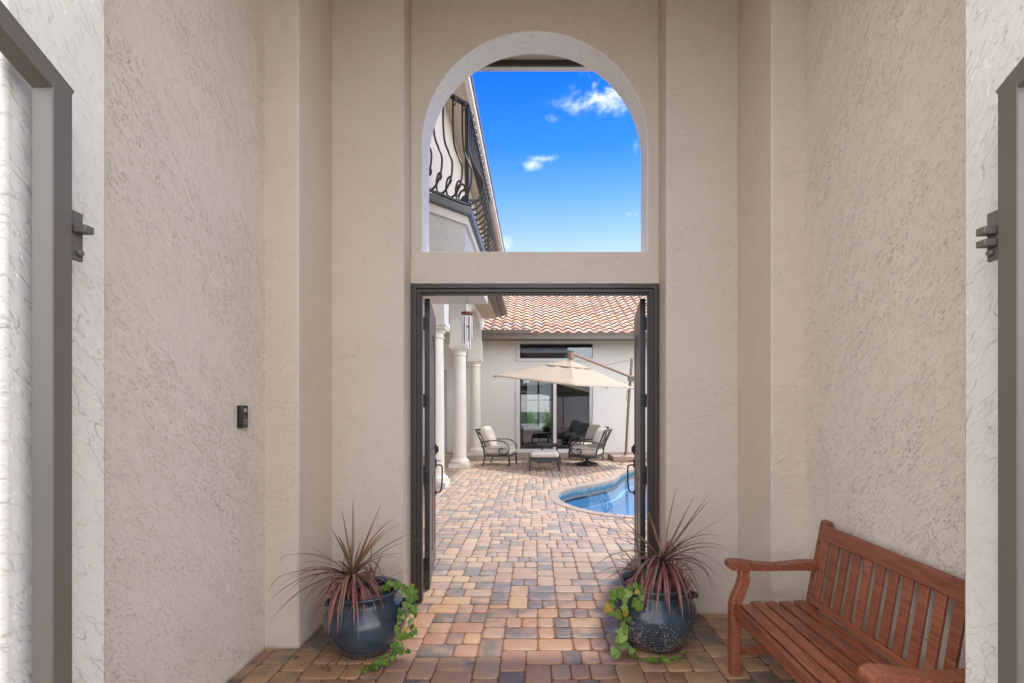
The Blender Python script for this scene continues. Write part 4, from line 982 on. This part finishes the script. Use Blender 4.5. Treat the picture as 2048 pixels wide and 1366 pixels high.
MB().bar((1.655, BY0 + .057, .825), (1.655, BY1 - .057, .825), .028, .085, up=(.2, 0, 1)).build('back_rail', Wd, bn, QO, bevel=.006)
nsl = 13
for k in range(nsl):
    y = BY0 + .057 + (BY1 - BY0 - .114) * (k + .5) / nsl
    MB().bar((1.588, y, .452), (1.646, y, .785), .046, .014, up=(1, 0, -.2)).build('back_slat', Wd, bn, QO, bevel=.002)

# ================================================================== POTS AND PLANTS
def pot(loc, r, h, mat, label, lug):
    t = thing('planter_pot', label, 'plant pot', loc)
    k = r / .26; z = h / .39
    pr = [(.12, 0), (.15, .004), (.175, .03), (.222, .09), (.252, .16), (.26, .21), (.25, .26), (.222, .30), (.196, .325), (.19, .34), (.20, .362), (.214, .378), (.214, .388), (.205, .392), (.19, .386), (.176, .365), (.172, .33), (.19, .30), (.19, .295)]
    MB().lathe([(a * k, b * z) for a, b in pr], (0, 0, 0), 56).build('body', mat, t, smooth=True)
    MB().lathe([(.19 * k, .29 * z), (.001, .305 * z)], (0, 0, 0), 28).build('soil', M['soil'], t)
    for an in lug:
        a = R(an); d = Vector((math.cos(a), math.sin(a), 0)); s = Vector((-d.y, d.x, 0)); c = d * (.232 * k)
        MB().tube(bez([c - s * .035 + Vector((0, 0, .30 * z)), c + d * .028 - s * .02 + Vector((0, 0, .297 * z)), c + d * .036 + Vector((0, 0, .295 * z)), c + d * .028 + s * .02 + Vector((0, 0, .297 * z)), c + s * .035 + Vector((0, 0, .30 * z))], 4), .015, 8).build('lug', mat, t, smooth=True)
    return t
PL, PR = (-1.078, 2.925, 0), (.782, 3.005, 0)
pot(PL, .255, .385, M['pot_a'], 'round dark blue glazed pot standing beside the left door post', (180, 0))
pot(PR, .272, .405, M['pot_b'], 'round speckled blue glazed pot standing near the wooden bench', (0, 180))

def cordyline(name, label, loc, crowns, seed, n, pot_top):
    t = thing(name, label, 'plant', loc); rg = random.Random(seed)
    mb = MB(); cl = []
    for (cx, cy, cz, cnt, lmin, lmax) in crowns:
        for i in range(cnt):
            f = i / cnt
            az = rg.uniform(0, 2 * math.pi) if (f < .3 or rg.random() < .55) else R(-90) + rg.uniform(-1.1, 1.1); up = math.radians(86 - 74 * f ** .27 + rg.uniform(-12, 12))   # young leaves upright, old ones drooping
            ln = rg.uniform(lmin, lmax) * (.75 + .35 * math.sin(math.pi * min(1, f + .25)))
            if rg.random() < .07: ln *= 1.2
            wd = rg.uniform(.0050, .0108); p = Vector((cx, cy, cz - .05 * f)); d = Vector((math.cos(az) * math.cos(up), math.sin(az) * math.cos(up), math.sin(up)))
            drop = rg.uniform(.55, 1.75) * (.03 + 2.9 * max(0, f - .06) ** .8); sgm = 12; pts = []
            side = Vector((-math.sin(az), math.cos(az), 0)) ; sw = rg.uniform(-.25, .25)
            for k in range(sgm + 1):
                pts.append(p.copy()); p = p + d * ln / sgm
                d = (d + Vector((0, 0, -1)) * drop * .13 * (.55 + .8 * k / sgm) + side * sw * .05).normalized()
                g = Vector((loc[0], loc[1], 0)) + p
                if g.z < .02: p.z += .02 - g.z + 0.0; d.z = max(d.z, 0)
                if g.y > YB - .02: p.y -= g.y - (YB - .02); d.y *= .2
                if g.x < -1.50: p.x += (-1.50 - g.x)
            q = rg.random() * .45 + (.0 if f > .35 else .5) + rg.uniform(-.08, .1) ; b0 = len(mb.v)
            tipc = rg.random() < .35
            for k, a in enumerate(pts):
                tt = (pts[min(k + 1, sgm)] - pts[max(k - 1, 0)]).normalized(); s = tt.cross(Vector((0, 0, 1)))
                s = side if s.length < .05 else s.normalized(); nn = s.cross(tt)
                w_ = wd * min(1, .45 + k * .25) * (1 - (k / sgm) ** 2.4) + .0004
                mb.v += [tuple(a - s * w_ + nn * w_ * .35), tuple(a), tuple(a + s * w_ + nn * w_ * .35)]
                cc_ = max(0, min(1, q + (.35 if (tipc and k > 9) else 0))); cl += [(cc_, cc_, cc_)] * 3
            for k in range(sgm):
                a = b0 + k * 3; mb.f += [(a, a + 1, a + 4, a + 3), (a + 1, a + 2, a + 5, a + 4)]
    o = mb.build('leaves', M['cordy'], t, normals=False, smooth=True); set_pc(o, cl)
    st = MB()
    for (cx, cy, cz, *_r) in crowns: st.tube([(cx * .4, cy * .4, pot_top), (cx * .8, cy * .8, (pot_top + cz) / 2), (cx, cy, cz)], [.013, .011, .010], 8)
    st.build('stem', plain('cane_bark', (.22, .13, .07), .8, bump=.5), t)
    return t
cordyline('cordyline_plant', 'spiky dark red cordyline growing in the pot at the left door post', PL, [(-.085, -.02, .48, 96, .30, .52), (-.17, .03, .41, 14, .14, .26), (.03, -.03, .40, 20, .16, .30)], 5, 0, .29)
cordyline('cordyline_plant', 'spiky dark red cordyline growing in the speckled pot near the bench', PR, [(.06, .0, .54, 96, .32, .54), (-.08, -.02, .45, 30, .18, .34), (.14, .03, .44, 22, .16, .32)], 9, 0, .30)

def heart(mb, cols, c, d, nrm, s, q):
    """heart-shaped leaf: tip along d"""
    d = d.normalized(); nrm = (nrm - d * nrm.dot(d)).normalized(); u = d.cross(nrm)
    prof = [(0, 0, 0), (-.18, .30, .06), (.05, .50, .12), (.40, .46, .12), (.75, .24, .06), (1.05, 0, 0), (.75, -.24, .06), (.40, -.46, .12), (.05, -.50, .12), (-.18, -.30, .06)]
    b0 = len(mb.v)
    for a, b_, z in prof: mb.v.append(tuple(c + d * a * s + u * b_ * s + nrm * z * s * .9 - nrm * a * a * s * .18))
    mb.v.append(tuple(c + d * .45 * s)); ctr_ = b0 + 10
    for k in range(10): mb.f.append((b0 + k, b0 + (k + 1) % 10, ctr_))
    cols += [(q, q, q)] * 11
def vine(label, loc, strands, seed, size=.04):
    t = thing('trailing_vine', label, 'vine', loc); rg = random.Random(seed); lf = MB(); cl = []; st = MB()
    for (pts, dens, sz) in strands:
        path = bez([Vector(p) - Vector(loc) for p in pts], 10); st.tube(path, .0019, 5)
        k = 0
        while k < len(path) - 1:
            p = path[k]; tn = (path[k + 1] - path[k]).normalized()
            for _ in range(dens):
                sd_ = Vector((rg.gauss(0, 1), rg.gauss(-.5, .8), rg.gauss(0, .6))).normalized()
                base = p + sd_ * rg.uniform(.008, .03)
                low = (p.z + loc[2]) < .05
                d = Vector((rg.uniform(-.7, .7), rg.uniform(-.5, .2), rg.uniform(-.1, .25) if low else rg.uniform(-1, -.2)))
                if low: base.z = max(base.z, .018)
                nr = Vector((rg.uniform(-.5, .5), -.8, rg.uniform(.2, .9))) if not low else Vector((rg.uniform(-.3, .3), rg.uniform(-.5, 0), 1))
                q = min(.88, max(0, rg.gauss(.55, .22)))
                if rg.random() < .05: q = .98
                heart(lf, cl, base, d, nr, sz * rg.uniform(.55, 1.15), q)
                st.tube([p, base], .0009, 4, cap=False)
            k += rg.choice((2, 3, 4))
    o = lf.build('leaves', M['vine'], t, normals=False, smooth=True); set_pc(o, cl); st.build('stem', plain('vine_stem', (.20, .26, .08), .6), t)
def wp(px, py, Y): return at(px, py, Y)
vine('lime green heart-leaved vine trailing over the rim of the pot at the left door post', PL, [
    ([(-1.02, 2.98, .37), wp(790, 1163, 2.92), wp(812, 1180, 2.85), wp(822, 1215, 2.80), wp(816, 1255, 2.78)], 2, .039),
    ([(-1.0, 2.95, .37), wp(800, 1165, 2.9), wp(818, 1195, 2.85), wp(800, 1228, 2.78), wp(806, 1262, 2.74), wp(795, 1290, 2.72), wp(812, 1302, 2.68)], 2, .039),
    ([wp(822, 1170, 2.95), wp(830, 1200, 2.9), wp(826, 1250, 2.85), wp(818, 1280, 2.78)], 2, .039),
    ([wp(800, 1270, 2.76), wp(790, 1308, 2.74), wp(768, 1322, 2.70), wp(745, 1334, 2.68), wp(714, 1345, 2.65)], 2, .04)], 3)
vine('lime green vine with yellowed leaves trailing over the rim of the speckled pot', PR, [
    ([(.70, 3.0, .385), wp(1265, 1172, 2.85), wp(1235, 1180, 2.84), wp(1222, 1200, 2.82), wp(1228, 1228, 2.82)], 2, .050),
    ([(.72, 2.95, .39), wp(1280, 1174, 2.83), wp(1276, 1200, 2.78), wp(1272, 1220, 2.76)], 2, .048),
    ([(.68, 2.98, .385), wp(1255, 1178, 2.83), wp(1245, 1205, 2.78), wp(1250, 1240, 2.76), wp(1242, 1270, 2.74), wp(1250, 1288, 2.76)], 1, .050),
    ([wp(1240, 1262, 2.78), wp(1233, 1290, 2.76), wp(1236, 1312, 2.78)], 1, .052),
    ([wp(1250, 1286, 2.80), wp(1270, 1312, 2.79), wp(1310, 1322, 2.76), wp(1350, 1322, 2.76), wp(1366, 1305, 2.82)], 1, .040)], 8)
# a few dry fallen leaves and twigs on the pavers
DL = [((1314, 1327), 'dark dry leaf lying in front of the speckled pot'), ((588, 1318), 'small dry leaf lying by the foot of the left pilaster'), ((1395, 1233), 'dry curled leaf lying behind the speckled pot')]
for (p, lab) in DL:
    yy = 1397 / (p[1] - 818); c = at(p[0], p[1], yy); mb = MB(); cl = []
    heart(mb, cl, Vector((0, 0, 0)), Vector((1, .3, .05)), Vector((0, -.4, 1)), .03, .5)
    o = mb.build('fallen_leaf', M['deadleaf']); o.location = (c.x, c.y, .008); tag(o, lab, 'leaf', 'dry fallen leaves on the pavers')
def twig(pts, label):
    c = Vector(pts[0]); m = MB().tube(bez([Vector(p) - c for p in pts], 5), .0016, 5); o = m.build('fallen_twig', M['deadleaf']); o.location = c; tag(o, label, 'twig', 'dry leaf strands on the pavers')
def gp_(px, py): y = 1397 / (py - 818); v = at(px, py, y); v.z = .006; return v
twig([gp_(640, 1335), gp_(660, 1345), gp_(655, 1330), gp_(682, 1318), gp_(695, 1330), gp_(692, 1356)], 'long curled dry strand lying in front of the pot at the left door post')
twig([gp_(600, 1333), gp_(630, 1320), gp_(664, 1300)], 'straight dry strand lying left of the dark blue pot')
